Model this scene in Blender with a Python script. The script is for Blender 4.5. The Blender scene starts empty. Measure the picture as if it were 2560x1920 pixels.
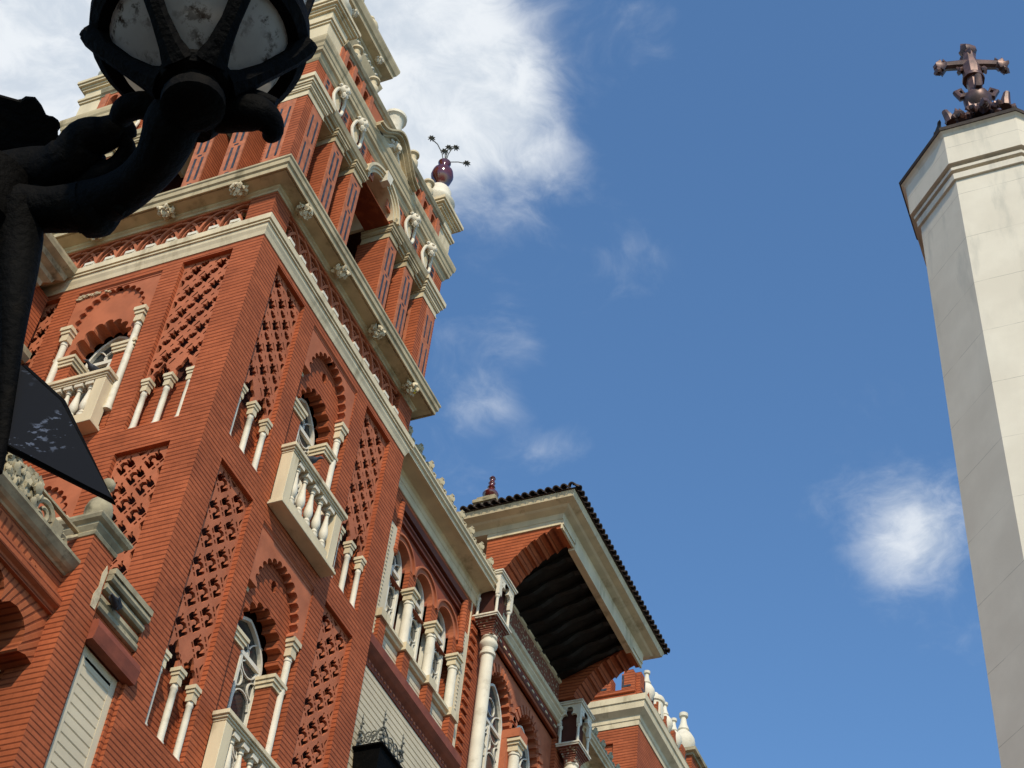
import bpy, bmesh, math, random
from math import sin, cos, pi, radians, atan2, sqrt
from mathutils import Vector, Matrix
random.seed(7)
S = bpy.context.scene
COL = S.collection

# ------------------------------------------------------------------ camera
CAM = Vector((-12.757, -11.2365, 1.6))
FPX = 4220.69
RX = Vector((0.381, -0.9207, 0.084)); RY = Vector((0.6949, 0.2253, -0.6828)); RZ = Vector((0.6098, 0.3185, 0.7257))
RZ.normalize(); RX = (RX - RZ * RX.dot(RZ)).normalized(); RY = RZ.cross(RX)
cam = bpy.data.cameras.new('camera'); camo = bpy.data.objects.new('camera', cam); COL.objects.link(camo)
camo.matrix_world = Matrix(((RX.x, -RY.x, -RZ.x, CAM.x), (RX.y, -RY.y, -RZ.y, CAM.y), (RX.z, -RY.z, -RZ.z, CAM.z), (0, 0, 0, 1)))
cam.sensor_width = 36.0; cam.lens = 36.0 * FPX / 2560.0
cam.clip_start = 0.05; cam.clip_end = 5000
S.camera = camo
S.view_settings.view_transform = 'Standard'; S.view_settings.look = 'None'
S.view_settings.gamma = 1.0; S.view_settings.use_curve_mapping = False
S.view_settings.exposure = 0.0

def pray(px, py):
    return (RX * ((px - 1280) / FPX) + RY * ((py - 960) / FPX) + RZ).normalized()
def at(px, py, d): return CAM + pray(px, py) * d

# ------------------------------------------------------------------ node helpers
class NT:
    def __init__(s, tree): s.t = tree; s.n = tree.nodes; s.l = tree.links
    def new(s, kind, **kw):
        n = s.n.new(kind)
        for k, v in kw.items(): setattr(n, k, v)
        return n
    def link(s, a, b): s.l.new(a, b)
    def put(s, sock, v):
        if isinstance(v, bpy.types.NodeSocket): s.l.new(v, sock)
        else: sock.default_value = v
    def math(s, op, a, b=0.0, clamp=False):
        n = s.new('ShaderNodeMath', operation=op); n.use_clamp = clamp
        s.put(n.inputs[0], a); s.put(n.inputs[1], b); return n.outputs[0]
    def mix(s, f, a, b):
        n = s.new('ShaderNodeMix', data_type='RGBA')
        s.put(n.inputs[0], f); s.put(n.inputs[6], a); s.put(n.inputs[7], b); return n.outputs[2]
    def ramp(s, v, lo, hi, a=0.0, b=1.0):
        n = s.new('ShaderNodeMapRange'); n.clamp = True; n.interpolation_type = 'SMOOTHSTEP'
        s.put(n.inputs[0], v)
        for i, x in enumerate((lo, hi, a, b)): n.inputs[1 + i].default_value = x
        return n.outputs[0]
    def noise(s, vec, scale, detail=4, rough=.55, out=0):
        n = s.new('ShaderNodeTexNoise'); n.inputs['Scale'].default_value = scale
        n.inputs['Detail'].default_value = detail; n.inputs['Roughness'].default_value = rough
        if vec is not None: s.link(vec, n.inputs['Vector'])
        return n.outputs[out]

# ------------------------------------------------------------------ sun, sky and clouds
SUN_EL, SUN_A = radians(40), radians(32)
SUNDIR = Vector((-cos(SUN_A) * cos(SUN_EL), -sin(SUN_A) * cos(SUN_EL), sin(SUN_EL)))
sun = bpy.data.lights.new('sun', 'SUN'); sun.energy = 3.9; sun.angle = radians(2.0); sun.color = (1.0, 0.885, 0.69)
suno = bpy.data.objects.new('sun', sun); COL.objects.link(suno)
suno.rotation_euler = SUNDIR.to_track_quat('Z', 'Y').to_euler(); suno.location = (-30, -30, 40)

W = bpy.data.worlds.new('World'); S.world = W; W.use_nodes = True
w = NT(W.node_tree); w.n.clear()
sky = w.new('ShaderNodeTexSky', sky_type='NISHITA'); sky.sun_disc = False
sky.sun_elevation = SUN_EL; sky.sun_rotation = atan2(SUNDIR.x, SUNDIR.y); sky.altitude = 200; sky.air_density = 1.0
sky.dust_density = 0.0; sky.ozone_density = 3.0
geo = w.new('ShaderNodeTexCoord'); DIR = geo.outputs['Generated']
sep = w.new('ShaderNodeSeparateXYZ'); w.link(DIR, sep.inputs[0])
zc = w.math('MAXIMUM', sep.outputs[2], 0.12)
pl = w.new('ShaderNodeCombineXYZ')
w.put(pl.inputs[0], w.math('DIVIDE', sep.outputs[0], zc)); w.put(pl.inputs[1], w.math('DIVIDE', sep.outputs[1], zc))
warp = w.new('ShaderNodeVectorMath', operation='MULTIPLY_ADD')
w.link(w.noise(pl.outputs[0], 6.0, 3, .5, 1), warp.inputs[0]); warp.inputs[1].default_value = (.16, .16, .16); w.link(pl.outputs[0], warp.inputs[2])
nbig = w.noise(warp.outputs[0], 6.5, 8, .60)
nfine = w.noise(warp.outputs[0], 19.0, 8, .62)
CLOUDS = [(60, 120, 560, 1.1), (560, 80, 520, 1.05), (1000, 160, 330, .62), (1180, 360, 230, .50), (1380, 60, 320, .30), (1740, 140, 170, .24),
          (1480, 660, 260, .30), (1580, 660, 80, .12), (1140, 860, 190, .36), (1190, 1130, 170, .36), (1430, 1170, 100, .28),
          (2270, 1180, 240, .27), (2390, 1420, 200, .27), (2130, 1330, 200, .21), (2330, 1260, 150, .12)]
cov = None
for px, py, r, wt in CLOUDS:
    d = w.new('ShaderNodeVectorMath', operation='DOT_PRODUCT'); w.link(DIR, d.inputs[0]); d.inputs[1].default_value = pray(px, py)
    b = w.ramp(d.outputs['Value'], cos(r * 1.45 / FPX), 1.0, 0.0, wt)
    cov = b if cov is None else w.math('ADD', cov, b)
# a little cloud elsewhere in the sky, so other views are not empty
back = w.new('ShaderNodeVectorMath', operation='DOT_PRODUCT'); w.link(DIR, back.inputs[0]); back.inputs[1].default_value = pray(1500, 1000)
cov = w.math('ADD', cov, w.ramp(back.outputs['Value'], cos(radians(26)), cos(radians(50)), 0.0, .42))
tex = w.math('ADD', w.math('MULTIPLY', nbig, .62), w.math('MULTIPLY', nfine, .38))
thr = w.math('SUBTRACT', .63, w.math('MULTIPLY', cov, .52))
al = w.new('ShaderNodeMapRange'); al.clamp = True; al.interpolation_type = 'SMOOTHSTEP'
w.link(tex, al.inputs[0]); w.link(thr, al.inputs[1]); w.link(w.math('ADD', thr, .46), al.inputs[2])
alpha = w.math('MULTIPLY', al.outputs[0], w.ramp(cov, .02, .85, .26, 1.0))
skycol = w.new('ShaderNodeMix', data_type='RGBA', blend_type='MULTIPLY'); skycol.inputs[0].default_value = 1
w.link(sky.outputs[0], skycol.inputs[6]); skycol.inputs[7].default_value = (1.06, 1.34, 1.46, 1)
ccol = w.mix(w.ramp(nfine, .35, .65), (4.6, 5.1, 5.7, 1), (6.2, 6.5, 6.8, 1))
bg = w.new('ShaderNodeBackground'); bg.inputs[1].default_value = 0.14
w.link(w.mix(w.math('MULTIPLY', alpha, .97), skycol.outputs[2], ccol), bg.inputs[0])
wo = w.new('ShaderNodeOutputWorld'); w.link(bg.outputs[0], wo.inputs[0])

# ------------------------------------------------------------------ materials
def newmat(name):
    m = bpy.data.materials.new(name); m.use_nodes = True
    t = NT(m.node_tree); t.n.clear()
    p = t.new('ShaderNodeBsdfPrincipled'); o = t.new('ShaderNodeOutputMaterial'); t.link(p.outputs[0], o.inputs[0])
    tc = t.new('ShaderNodeTexCoord')
    return m, t, p, tc.outputs['Object']
def bump(t, p, h, strength=.4, dist=.01):
    b = t.new('ShaderNodeBump'); b.inputs['Strength'].default_value = strength; b.inputs['Distance'].default_value = dist
    t.link(h, b.inputs['Height']); t.link(b.outputs[0], p.inputs['Normal'])
def plain(name, c, rough=.7, var=.18, nscale=3.0, dirt=None, dirt_amt=.0, dirt_scale=2.0, metal=0.0, bmp=.15, spec=.3, streak=False):
    m, t, p, oc = newmat(name)
    v = oc
    if streak:
        mp = t.new('ShaderNodeMapping'); mp.inputs['Scale'].default_value = (1, 1, .25); t.link(oc, mp.inputs[0]); v = mp.outputs[0]
    n = t.noise(v, nscale, 6)
    lo = tuple(x * (1 - var) for x in c) + (1,); hi = tuple(min(1, x * (1 + var)) for x in c) + (1,)
    colr = t.mix(t.ramp(n, .3, .7), lo, hi)
    if dirt:
        n2 = t.noise(v, dirt_scale, 9, .65)
        colr = t.mix(t.ramp(n2, .52, .72, 0, dirt_amt), colr, dirt + (1,))
    t.link(colr, p.inputs['Base Color']); p.inputs['Roughness'].default_value = rough; p.inputs['Metallic'].default_value = metal
    p.inputs['Specular IOR Level'].default_value = spec
    if bmp: bump(t, p, t.noise(oc, nscale * 9, 5), bmp, .01)
    return m
def brickmat(name, c1, c2, mortar, row=.077, width=.25, msize=.0115, radial=None):
    m, t, p, oc = newmat(name)
    s = t.new('ShaderNodeSeparateXYZ'); t.link(oc, s.inputs[0])
    cb = t.new('ShaderNodeCombineXYZ')
    if radial:
        cx, cz = radial
        dx = t.math('SUBTRACT', s.outputs[0], cx); dz = t.math('SUBTRACT', s.outputs[2], cz)
        ang = t.math('ARCTAN2', dz, dx); rad = t.math('SQRT', t.math('ADD', t.math('MULTIPLY', dx, dx), t.math('MULTIPLY', dz, dz)))
        ring = t.math('LESS_THAN', rad, 2.25)
        u0 = t.math('ADD', s.outputs[0], s.outputs[1])
        mx = t.new('ShaderNodeMix', data_type='FLOAT'); t.put(mx.inputs[0], ring); t.put(mx.inputs[2], u0); t.put(mx.inputs[3], rad)
        my = t.new('ShaderNodeMix', data_type='FLOAT'); t.put(my.inputs[0], ring); t.put(my.inputs[2], s.outputs[2]); t.put(my.inputs[3], t.math('MULTIPLY', ang, 1.5))
        t.link(mx.outputs[0], cb.inputs[0]); t.link(my.outputs[0], cb.inputs[1])
    else:
        t.put(cb.inputs[0], t.math('ADD', s.outputs[0], s.outputs[1])); t.link(s.outputs[2], cb.inputs[1])
    wv = t.new('ShaderNodeVectorMath', operation='MULTIPLY_ADD'); t.link(t.noise(oc, 2.2, 2, .5, 1), wv.inputs[0])
    wv.inputs[1].default_value = (.012, .010, 0); t.link(cb.outputs[0], wv.inputs[2])
    b = t.new('ShaderNodeTexBrick'); t.link(wv.outputs[0], b.inputs['Vector'])
    b.inputs['Scale'].default_value = 1; b.inputs['Brick Width'].default_value = width; b.inputs['Row Height'].default_value = row
    b.inputs['Mortar Size'].default_value = .004; b.inputs['Mortar Smooth'].default_value = .5; b.inputs['Bias'].default_value = 0
    mid = tuple(.6 * c1[i] + .4 * mortar[i] for i in range(3))
    b.inputs['Color1'].default_value = c1 + (1,); b.inputs['Color2'].default_value = c2 + (1,); b.inputs['Mortar'].default_value = mid + (1,)
    sw = t.new('ShaderNodeSeparateXYZ'); t.link(wv.outputs[0], sw.inputs[0])
    fz = t.math('ABSOLUTE', t.math('SUBTRACT', t.math('FRACT', t.math('DIVIDE', sw.outputs[1], row)), .5))
    bed = t.math('MULTIPLY', t.ramp(fz, .5 - msize * 1.5 / row, .5 - msize * .35 / row), t.ramp(t.noise(oc, 5.0, 4), .30, .52, .55, 1.0))
    bcol = t.mix(bed, b.outputs[0], mortar + (1,))
    n = t.noise(oc, 1.1, 7, .6); n3 = t.noise(oc, 14, 4)
    mul = t.new('ShaderNodeMix', data_type='RGBA', blend_type='MULTIPLY'); mul.inputs[0].default_value = 1
    t.link(bcol, mul.inputs[6]); t.link(t.mix(t.ramp(n, .3, .7), (.80, .78, .76, 1), (1.12, 1.1, 1.06, 1)), mul.inputs[7])
    mul2 = t.new('ShaderNodeMix', data_type='RGBA', blend_type='MULTIPLY'); mul2.inputs[0].default_value = 1
    t.link(mul.outputs[2], mul2.inputs[6]); t.link(t.mix(n3, (.82, .82, .82, 1), (1.15, 1.15, 1.15, 1)), mul2.inputs[7])
    t.link(mul2.outputs[2], p.inputs['Base Color']); p.inputs['Roughness'].default_value = .82; p.inputs['Specular IOR Level'].default_value = .2
    h = t.math('SUBTRACT', t.math('MULTIPLY', n3, .25), bed)
    bump(t, p, h, .55, .012)
    return m
M = {}
M['brick'] = brickmat('brick_terracotta', (.425, .112, .044), (.35, .090, .034), (.18, .040, .015))
M['brick_radial'] = brickmat('brick_radial', (.40, .115, .045), (.35, .095, .036), (.17, .04, .015), radial=(-2.6 + 2.0, 11.5))
M['terra'] = plain('terracotta_plaster', (.42, .128, .058), .8, .14, 2.5, (.30, .075, .03), .55, 3.2)
M['terradark'] = plain('shade_dark_plaster', (.075, .022, .014), .9, .15)  # plaster darkened in its colour to stand for shade in recesses and openings
M['cream'] = plain('cream_stone', (.66, .545, .355), .78, .10, 2.6, (.30, .235, .13), .75, 2.3, streak=True)
M['creamold'] = plain('weathered_cream_stone', (.34, .285, .18), .88, .28, 4.0, (.075, .065, .035), .9, 3.6)
M['white'] = plain('white_painted_stone', (.70, .63, .49), .65, .07, 3.0, (.42, .36, .25), .55, 4.0)
M['maroon'] = plain('maroon_paint', (.135, .036, .017), .55, .15)
M['ochre'] = plain('weathered_ochre_stone', (.47, .375, .225), .82, .16, 2.6, (.17, .135, .07), .8, 2.4, streak=True)
M['redpaint'] = plain('red_brown_paint', (.22, .055, .026), .65, .2, 4)
M['blue'] = plain('blue_glazed_tile', (.040, .042, .048), .5, .5, 9.0, (.22, .11, .07), .75, 7)
M['pinkframe'] = plain('tile_frame', (.42, .135, .062), .75, .2, 8.0, (.26, .13, .09), .7, 7)
M['siding'] = plain('beige_painted_boards', (.60, .505, .35), .7, .06, 2.0)
M['rooftile'] = plain('dark_roof_tile', (.055, .04, .032), .8, .35, 6)
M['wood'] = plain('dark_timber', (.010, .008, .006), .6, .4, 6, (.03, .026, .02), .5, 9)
M['iron'] = plain('black_cast_iron', (.0022, .0020, .0019), .75, .35, 7, (.012, .009, .006), .5, 11, spec=.06, bmp=.6)
M['greyiron'] = plain('weathered_grey_iron', (.12, .12, .10), .6, .35, 9, (.03, .03, .025), .7, 12)
M['rust'] = plain('rusted_bronze', (.10, .05, .04), .45, .4, 9, (.03, .018, .014), .7, 6, metal=.35, spec=.6)
M['ceramic'] = plain('maroon_glazed_ceramic', (.10, .014, .010), .14, .3, 5, (.05, .008, .008), .6, 3, bmp=0, spec=.8)
M['pigeon'] = plain('pigeon_feathers', (.045, .047, .055), .7, .4, 8)
M['plaster'] = plain('peeling_plaster', (.52, .42, .27), .9, .25, 9, (.30, .10, .05), .7, 8)
M['yellow'] = plain('yellow_flower', (.75, .60, .06), .7, .1)
M['frame'] = plain('white_window_paint', (.70, .66, .55), .5, .06)
def glassmat():
    m, t, p, oc = newmat('dark_window_glass')
    t.link(t.mix(t.noise(oc, 3.0, 3), (.018, .021, .021, 1), (.055, .06, .057, 1)), p.inputs['Base Color'])
    p.inputs['Roughness'].default_value = .12; p.inputs['Specular IOR Level'].default_value = .5
    bump(t, p, t.noise(oc, 5, 2), .12, .02)
    return m
M['glass'] = glassmat()
def carved():
    m, t, p, oc = newmat('carved_floral_stone')
    v = t.new('ShaderNodeTexVoronoi'); v.inputs['Scale'].default_value = 13; t.link(oc, v.inputs['Vector'])
    n = t.noise(oc, 24, 4)
    f = t.ramp(t.math('ADD', v.outputs['Distance'], t.math('MULTIPLY', n, .35)), .35, .62)
    t.link(t.mix(f, (.50, .41, .27, 1), (.20, .06, .03, 1)), p.inputs['Base Color']); p.inputs['Roughness'].default_value = .8
    bump(t, p, t.math('SUBTRACT', 1.0, f), .9, .03)
    return m
M['carved'] = carved()
def stucco():
    m, t, p, oc = newmat('white_stucco_blocks')
    s = t.new('ShaderNodeSeparateXYZ'); t.link(oc, s.inputs[0])
    n = t.noise(oc, 1.3, 7, .6)
    mp = t.new('ShaderNodeMapping'); mp.inputs['Scale'].default_value = (1, 1, .22); t.link(oc, mp.inputs[0])
    st = t.noise(mp.outputs[0], 3.2, 6, .6)
    c = t.mix(t.ramp(n, .35, .7), (.64, .57, .455, 1), (.71, .64, .515, 1))
    top = t.ramp(s.outputs[2], 16.0, 19.6, .05, .55)
    c = t.mix(t.math('MULTIPLY', t.ramp(st, .50, .66), top), c, (.43, .40, .33, 1))
    zz = t.math('FRACT', t.math('DIVIDE', t.math('ADD', s.outputs[2], t.math('MULTIPLY', t.noise(oc, 3, 3), .02)), .90))
    j = t.math('LESS_THAN', zz, .009)
    c = t.mix(t.math('MULTIPLY', j, t.ramp(t.noise(oc, 2.5, 3), .35, .55, .15, .6)), c, (.25, .22, .17, 1))
    t.link(c, p.inputs['Base Color']); p.inputs['Roughness'].default_value = .85; p.inputs['Specular IOR Level'].default_value = .15
    bump(t, p, t.noise(oc, 40, 5), .12, .006)
    return m
M['stucco'] = stucco()
def navy():
    m, t, p, oc = newmat('navy_enamel_flaking')
    mp = t.new('ShaderNodeMapping'); mp.inputs['Scale'].default_value = (1.0, 1.0, 2.2); mp.inputs['Rotation'].default_value = (.4, .5, .3); t.link(oc, mp.inputs[0])
    n = t.noise(mp.outputs[0], 46, 5, .6); n2 = t.noise(oc, 7.0, 3)
    f = t.math('MULTIPLY', t.ramp(n, .57, .62), t.ramp(n2, .46, .58))
    t.link(t.mix(f, (.0035, .0050, .0095, 1), (.085, .10, .14, 1)), p.inputs['Base Color']); p.inputs['Roughness'].default_value = .7; p.inputs['Specular IOR Level'].default_value = .12
    return m
M['navy'] = navy()
def frosted():
    m, t, p, oc = newmat('dirty_frosted_glass')
    n = t.noise(oc, 26, 8, .72); n2 = t.noise(oc, 7, 4)
    f = t.math('MULTIPLY', t.ramp(n, .50, .60), t.ramp(n2, .46, .60))
    c = t.mix(t.ramp(n2, .3, .7), (.38, .33, .27, 1), (.50, .44, .36, 1))
    c = t.mix(f, c, (.05, .03, .018, 1))
    d = t.new('ShaderNodeBsdfDiffuse'); t.link(c, d.inputs[0])
    tr = t.new('ShaderNodeBsdfTranslucent'); t.link(c, tr.inputs[0])
    mx = t.new('ShaderNodeMixShader'); mx.inputs[0].default_value = .55
    t.link(d.outputs[0], mx.inputs[1]); t.link(tr.outputs[0], mx.inputs[2])
    t.link(mx.outputs[0], t.n['Material Output'].inputs[0])
    return m
M['frosted'] = frosted()
def clearglass():
    m, t, p, oc = newmat('lantern_side_glass')
    tr = t.new('ShaderNodeBsdfTransparent'); tr.inputs[0].default_value = (.85, .87, .88, 1)
    gl = t.new('ShaderNodeBsdfGlossy'); gl.inputs['Roughness'].default_value = .08
    df = t.new('ShaderNodeBsdfDiffuse'); df.inputs[0].default_value = (.34, .35, .35, 1)
    a = t.new('ShaderNodeMixShader'); a.inputs[0].default_value = .45; t.link(tr.outputs[0], a.inputs[1]); t.link(df.outputs[0], a.inputs[2])
    b = t.new('ShaderNodeMixShader'); b.inputs[0].default_value = .12; t.link(a.outputs[0], b.inputs[1]); t.link(gl.outputs[0], b.inputs[2])
    t.link(b.outputs[0], t.n['Material Output'].inputs[0])
    return m
M['sideglass'] = clearglass()
def paving():
    m, t, p, oc = newmat('plaza_paving')
    b = t.new('ShaderNodeTexBrick'); t.link(oc, b.inputs['Vector']); b.inputs['Scale'].default_value = 1
    b.inputs['Brick Width'].default_value = .8; b.inputs['Row Height'].default_value = .4; b.inputs['Mortar Size'].default_value = .006
    b.inputs['Color1'].default_value = (.085, .066, .045, 1); b.inputs['Color2'].default_value = (.068, .053, .037, 1); b.inputs['Mortar'].default_value = (.12, .1, .08, 1)
    t.link(b.outputs[0], p.inputs['Base Color']); p.inputs['Roughness'].default_value = .8
    return m
M['paving'] = paving()

# ------------------------------------------------------------------ mesh builder
ROOT = {}
def thing(name, label, cat, loc, group=None):
    o = bpy.data.objects.new(name, None); o.empty_display_size = .3; COL.objects.link(o); o.location = loc
    o['label'] = label; o['category'] = cat
    if group: o['group'] = group
    ROOT[o.name] = Vector(loc); return o
def origin(o):
    while o.parent is not None: o = o.parent
    return ROOT.get(o.name, o.location)
IDENT = lambda u, v, w: (u, v, w)          # plain x, y, z
class MB:
    def __init__(s, f=None): s.v = []; s.f = []; s.map = f or (lambda x, y, z: (x, y, z))
    def add(s, vs, fs):
        b = len(s.v); s.v += [s.map(*p) for p in vs]; s.f += [tuple(b + i for i in q) for q in fs]; return s
    def box(s, a, b, c, d, e, f):
        return s.add([(x, y, z) for z in (e, f) for y in (c, d) for x in (a, b)],
                     [(0, 2, 3, 1), (4, 5, 7, 6), (0, 1, 5, 4), (2, 6, 7, 3), (0, 4, 6, 2), (1, 3, 7, 5)])
    def rings(s, rs, cap=True, closed=False):
        n = len(rs[0]); vs = [p for r in rs for p in r]; fs = []
        m = len(rs)
        for i in range(m if closed else m - 1):
            j = (i + 1) % m
            for k in range(n):
                q = (k + 1) % n; fs.append((i * n + k, i * n + q, j * n + q, j * n + k))
        if cap and not closed: fs += [tuple(range(n))[::-1], tuple((m - 1) * n + k for k in range(n))]
        return s.add(vs, fs)
    def lathe(s, prof, c=(0, 0, 0), n=16, sq=None):       # axis = third coordinate of the frame's z-up space
        rs = []
        for r, z in prof:
            r = max(r, .0008)
            if sq: rs.append([(c[0] + a * r, c[1] + b * r, c[2] + z) for a, b in ((-1, -1), (1, -1), (1, 1), (-1, 1))])
            else: rs.append([(c[0] + r * cos(2 * pi * k / n), c[1] + r * sin(2 * pi * k / n), c[2] + z) for k in range(n)])
        return s.rings(rs)
    def tube(s, pts, rad, n=8, flat=None):
        P = [Vector(p) for p in pts]; rs = []; up = None
        for i, p in enumerate(P):
            t = (P[min(i + 1, len(P) - 1)] - P[max(i - 1, 0)]).normalized()
            if up is None: up = Vector((0, 0, 1)) if abs(t.z) < .9 else Vector((1, 0, 0))
            a = t.cross(up)
            if a.length < 1e-4: a = t.cross(Vector((.3, 1, .2)))
            a.normalize(); b = a.cross(t).normalized(); up = b
            r = rad[i] if isinstance(rad, (list, tuple)) else rad
            fa, fb = flat if flat else (1, 1)
            rs.append([tuple(p + a * (r * fa * cos(2 * pi * k / n)) + b * (r * fb * sin(2 * pi * k / n))) for k in range(n)])
        return s.rings(rs)
    def prism(s, poly, w0, w1):                            # poly in (u, v), extruded over w
        n = len(poly)
        vs = [(p[0], p[1], w0) for p in poly] + [(p[0], p[1], w1) for p in poly]
        return s.add(vs, [tuple(range(n))[::-1], tuple(range(n, 2 * n))] + [(k, (k + 1) % n, n + (k + 1) % n, n + k) for k in range(n)])
    def run(s, prof, u0, u1):                              # profile (w, v) drawn along u, closed against the wall
        n = len(prof); vs = [(u0, v, ww) for ww, v in prof] + [(u1, v, ww) for ww, v in prof]
        return s.add(vs, [(k, (k + 1) % n, n + (k + 1) % n, n + k) for k in range(n)] + [tuple(range(n))[::-1], tuple(range(n, 2 * n))])
    def ring4(s, prof, x0, x1, y0, y1):                    # profile (p, z) swept with mitres round a rectangle
        rs = [[(x0 - p, y0 - p, z), (x1 + p, y0 - p, z), (x1 + p, y1 + p, z), (x0 - p, y1 + p, z)] for p, z in prof]
        return s.rings(rs)
    def plate(s, polys, w0, w1):                           # flat plate with holes (even-odd)
        cu = bpy.data.curves.new('tmp', 'CURVE'); cu.dimensions = '2D'; cu.fill_mode = 'BOTH'; cu.extrude = abs(w1 - w0) / 2
        for poly in polys:
            sp = cu.splines.new('POLY'); sp.points.add(len(poly) - 1)
            for q, p in zip(sp.points, poly): q.co = (p[0], p[1], 0, 1)
            sp.use_cyclic_u = True
        ob = bpy.data.objects.new('tmp', cu); COL.objects.link(ob); bpy.context.view_layer.update()
        me = ob.evaluated_get(bpy.context.evaluated_depsgraph_get()).to_mesh()
        mid = (w0 + w1) / 2
        vs = [(v.co.x, v.co.y, v.co.z + mid) for v in me.vertices]; fs = [tuple(p.vertices) for p in me.polygons]
        ob.evaluated_get(bpy.context.evaluated_depsgraph_get()).to_mesh_clear()
        bpy.data.objects.remove(ob); bpy.data.curves.remove(cu)
        return s.add(vs, fs)
    def blob(s, c, r, seed=0, n=10, m=7, amp=.25, sc=(1, 1, 1)):
        rnd = random.Random(seed); rs = []
        ph = [rnd.uniform(0, 6.28) for _ in range(4)]
        for i in range(m + 1):
            a = pi * i / m; row = []
            for k in range(n):
                t = 2 * pi * k / n
                q = r * (1 + amp * sin(3 * t + ph[0]) * sin(2 * a + ph[1]) + amp * .6 * sin(5 * t + ph[2] + 2 * a))
                row.append((c[0] + q * sc[0] * max(sin(a), .02) * cos(t), c[1] + q * sc[1] * max(sin(a), .02) * sin(t), c[2] + q * sc[2] * cos(a)))
            rs.append(row)
        return s.rings(rs)
    def build(s, name, mat, parent=None, smooth=False, merge=True, bevel=0):
        me = bpy.data.meshes.new(name); off = origin(parent) if parent else Vector((0, 0, 0))
        me.from_pydata([(p[0] - off.x, p[1] - off.y, p[2] - off.z) for p in s.v], [], s.f)
        bm = bmesh.new(); bm.from_mesh(me)
        if merge: bmesh.ops.remove_doubles(bm, verts=bm.verts, dist=.0004)
        bmesh.ops.recalc_face_normals(bm, faces=bm.faces); bm.to_mesh(me); bm.free()
        if smooth:
            me.polygons.foreach_set('use_smooth', [True] * len(me.polygons)); me.set_sharp_from_angle(angle=radians(38))
        me.materials.append(M[mat])
        o = bpy.data.objects.new(name, me); COL.objects.link(o)
        if parent: o.parent = parent
        if bevel:
            b = o.modifiers.new('bevel', 'BEVEL'); b.width = bevel; b.segments = 1; b.limit_method = 'ANGLE'; b.angle_limit = radians(50)
        return o
def rect(a, b, c, d): return [(a, c), (b, c), (b, d), (a, d)]
def copyat(o, delta, parent=None):
    c = o.copy(); COL.objects.link(c); c.parent = parent if parent is not None else o.parent
    c.location = o.location + Vector(delta)
    for ch in [x for x in o.children]:
        k = ch.copy(); COL.objects.link(k); k.parent = c
    return c

# ------------------------------------------------------------------ shape helpers
def archpts(uc, half, z0, zs, apex, n=18, pointed=0.0):
    pts = [(uc + half, z0)]
    for i in range(n + 1):
        a = pi * i / n; x = cos(a); y = sin(a)
        y = y + pointed * (1 - abs(x)) * .5
        pts.append((uc + half * x, zs + (apex - zs) * y / (1 + pointed * .5)))
    pts.append((uc - half, z0)); return pts
def scallop(uc, zs, r, lobes, z0, jamb, d0=-18, up=1.08, k=6, bul=.95):
    A0 = radians(d0); A1 = pi - A0; pts = [(uc + jamb, z0), (uc + jamb, zs - .06)]
    st = (A1 - A0) / lobes; rl = r * sin(st / 2)
    for i in range(lobes):
        a = A0 + st * (i + .5); cx = uc + r * cos(st / 2) * cos(a); cz = zs + r * cos(st / 2) * sin(a) * up
        for j in range(k + 1):
            b = a - pi / 2 * 1.0 + pi * j / k
            pts.append((cx + rl * bul * (cos(b - 0) ), cz + rl * bul * sin(b)))
    pts += [(uc - jamb, zs - .06), (uc - jamb, z0)]
    return pts
def arcband(uc, zc, r0, r1, a0, a1, n=14):
    o = [(uc + r1 * cos(a0 + (a1 - a0) * i / n), zc + r1 * sin(a0 + (a1 - a0) * i / n)) for i in range(n + 1)]
    q = [(uc + r0 * cos(a1 - (a1 - a0) * i / n), zc + r0 * sin(a1 - (a1 - a0) * i / n)) for i in range(n + 1)]
    return o + q
def bandstrip(mb, uc, zc, r0, r1, a0, a1, w0, w1, n=14):   # curved band, quads only
    rs = []
    for i in range(n + 1):
        a = a0 + (a1 - a0) * i / n
        rs.append([(uc + r0 * cos(a), zc + r0 * sin(a), w0), (uc + r1 * cos(a), zc + r1 * sin(a), w0),
                   (uc + r1 * cos(a), zc + r1 * sin(a), w1), (uc + r0 * cos(a), zc + r0 * sin(a), w1)])
    mb.rings(rs)
def clip(poly, a, b, c, d):
    for ax, lim, sg in ((0, a, 1), (0, b, -1), (1, c, 1), (1, d, -1)):
        out = []
        for i in range(len(poly)):
            p, q = poly[i - 1], poly[i]
            ip = (p[ax] - lim) * sg >= 0; iq = (q[ax] - lim) * sg >= 0
            if ip != iq:
                t = (lim - p[ax]) / (q[ax] - p[ax]); out.append((p[0] + (q[0] - p[0]) * t, p[1] + (q[1] - p[1]) * t))
            if iq: out.append(q)
        poly = out
        if not poly: return []
    return poly
def area(p): return abs(sum(p[i - 1][0] * p[i][1] - p[i][0] * p[i - 1][1] for i in range(len(p)))) / 2

LEAF = [(0, .115), (.022, .06), (.06, .085), (.05, .04), (.078, .022), (.045, 0), (.06, -.045), (.028, -.05), (0, -.1)]
LEAF = [(x * 1.55, y * 1.35) for x, y in LEAF]; LEAF = LEAF + [(-x, y) for x, y in LEAF[-2:0:-1]]
HEART = [(0, -.062), (.055, -.03), (.068, .012), (.045, .045), (.018, .03), (0, .052)]
HEART = [(x * 1.3, y * 1.25) for x, y in HEART]; HEART = HEART + [(-x, y) for x, y in HEART[-2:0:-1]]
FIVE = [(-.22, .30), (-.05, .35), (.1, .33), (.2, .44), (.24, .36), (.15, .25), (.25, .2), (.15, .13), (.27, .02), (.27, -.13), (.13, -.23),
        (.27, -.26), (.25, -.35), (-.17, -.39), (-.18, -.14), (-.08, -.09), (.05, -.12), (.1, -.02), (.02, .06), (-.1, .02), (-.22, .12)]
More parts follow.
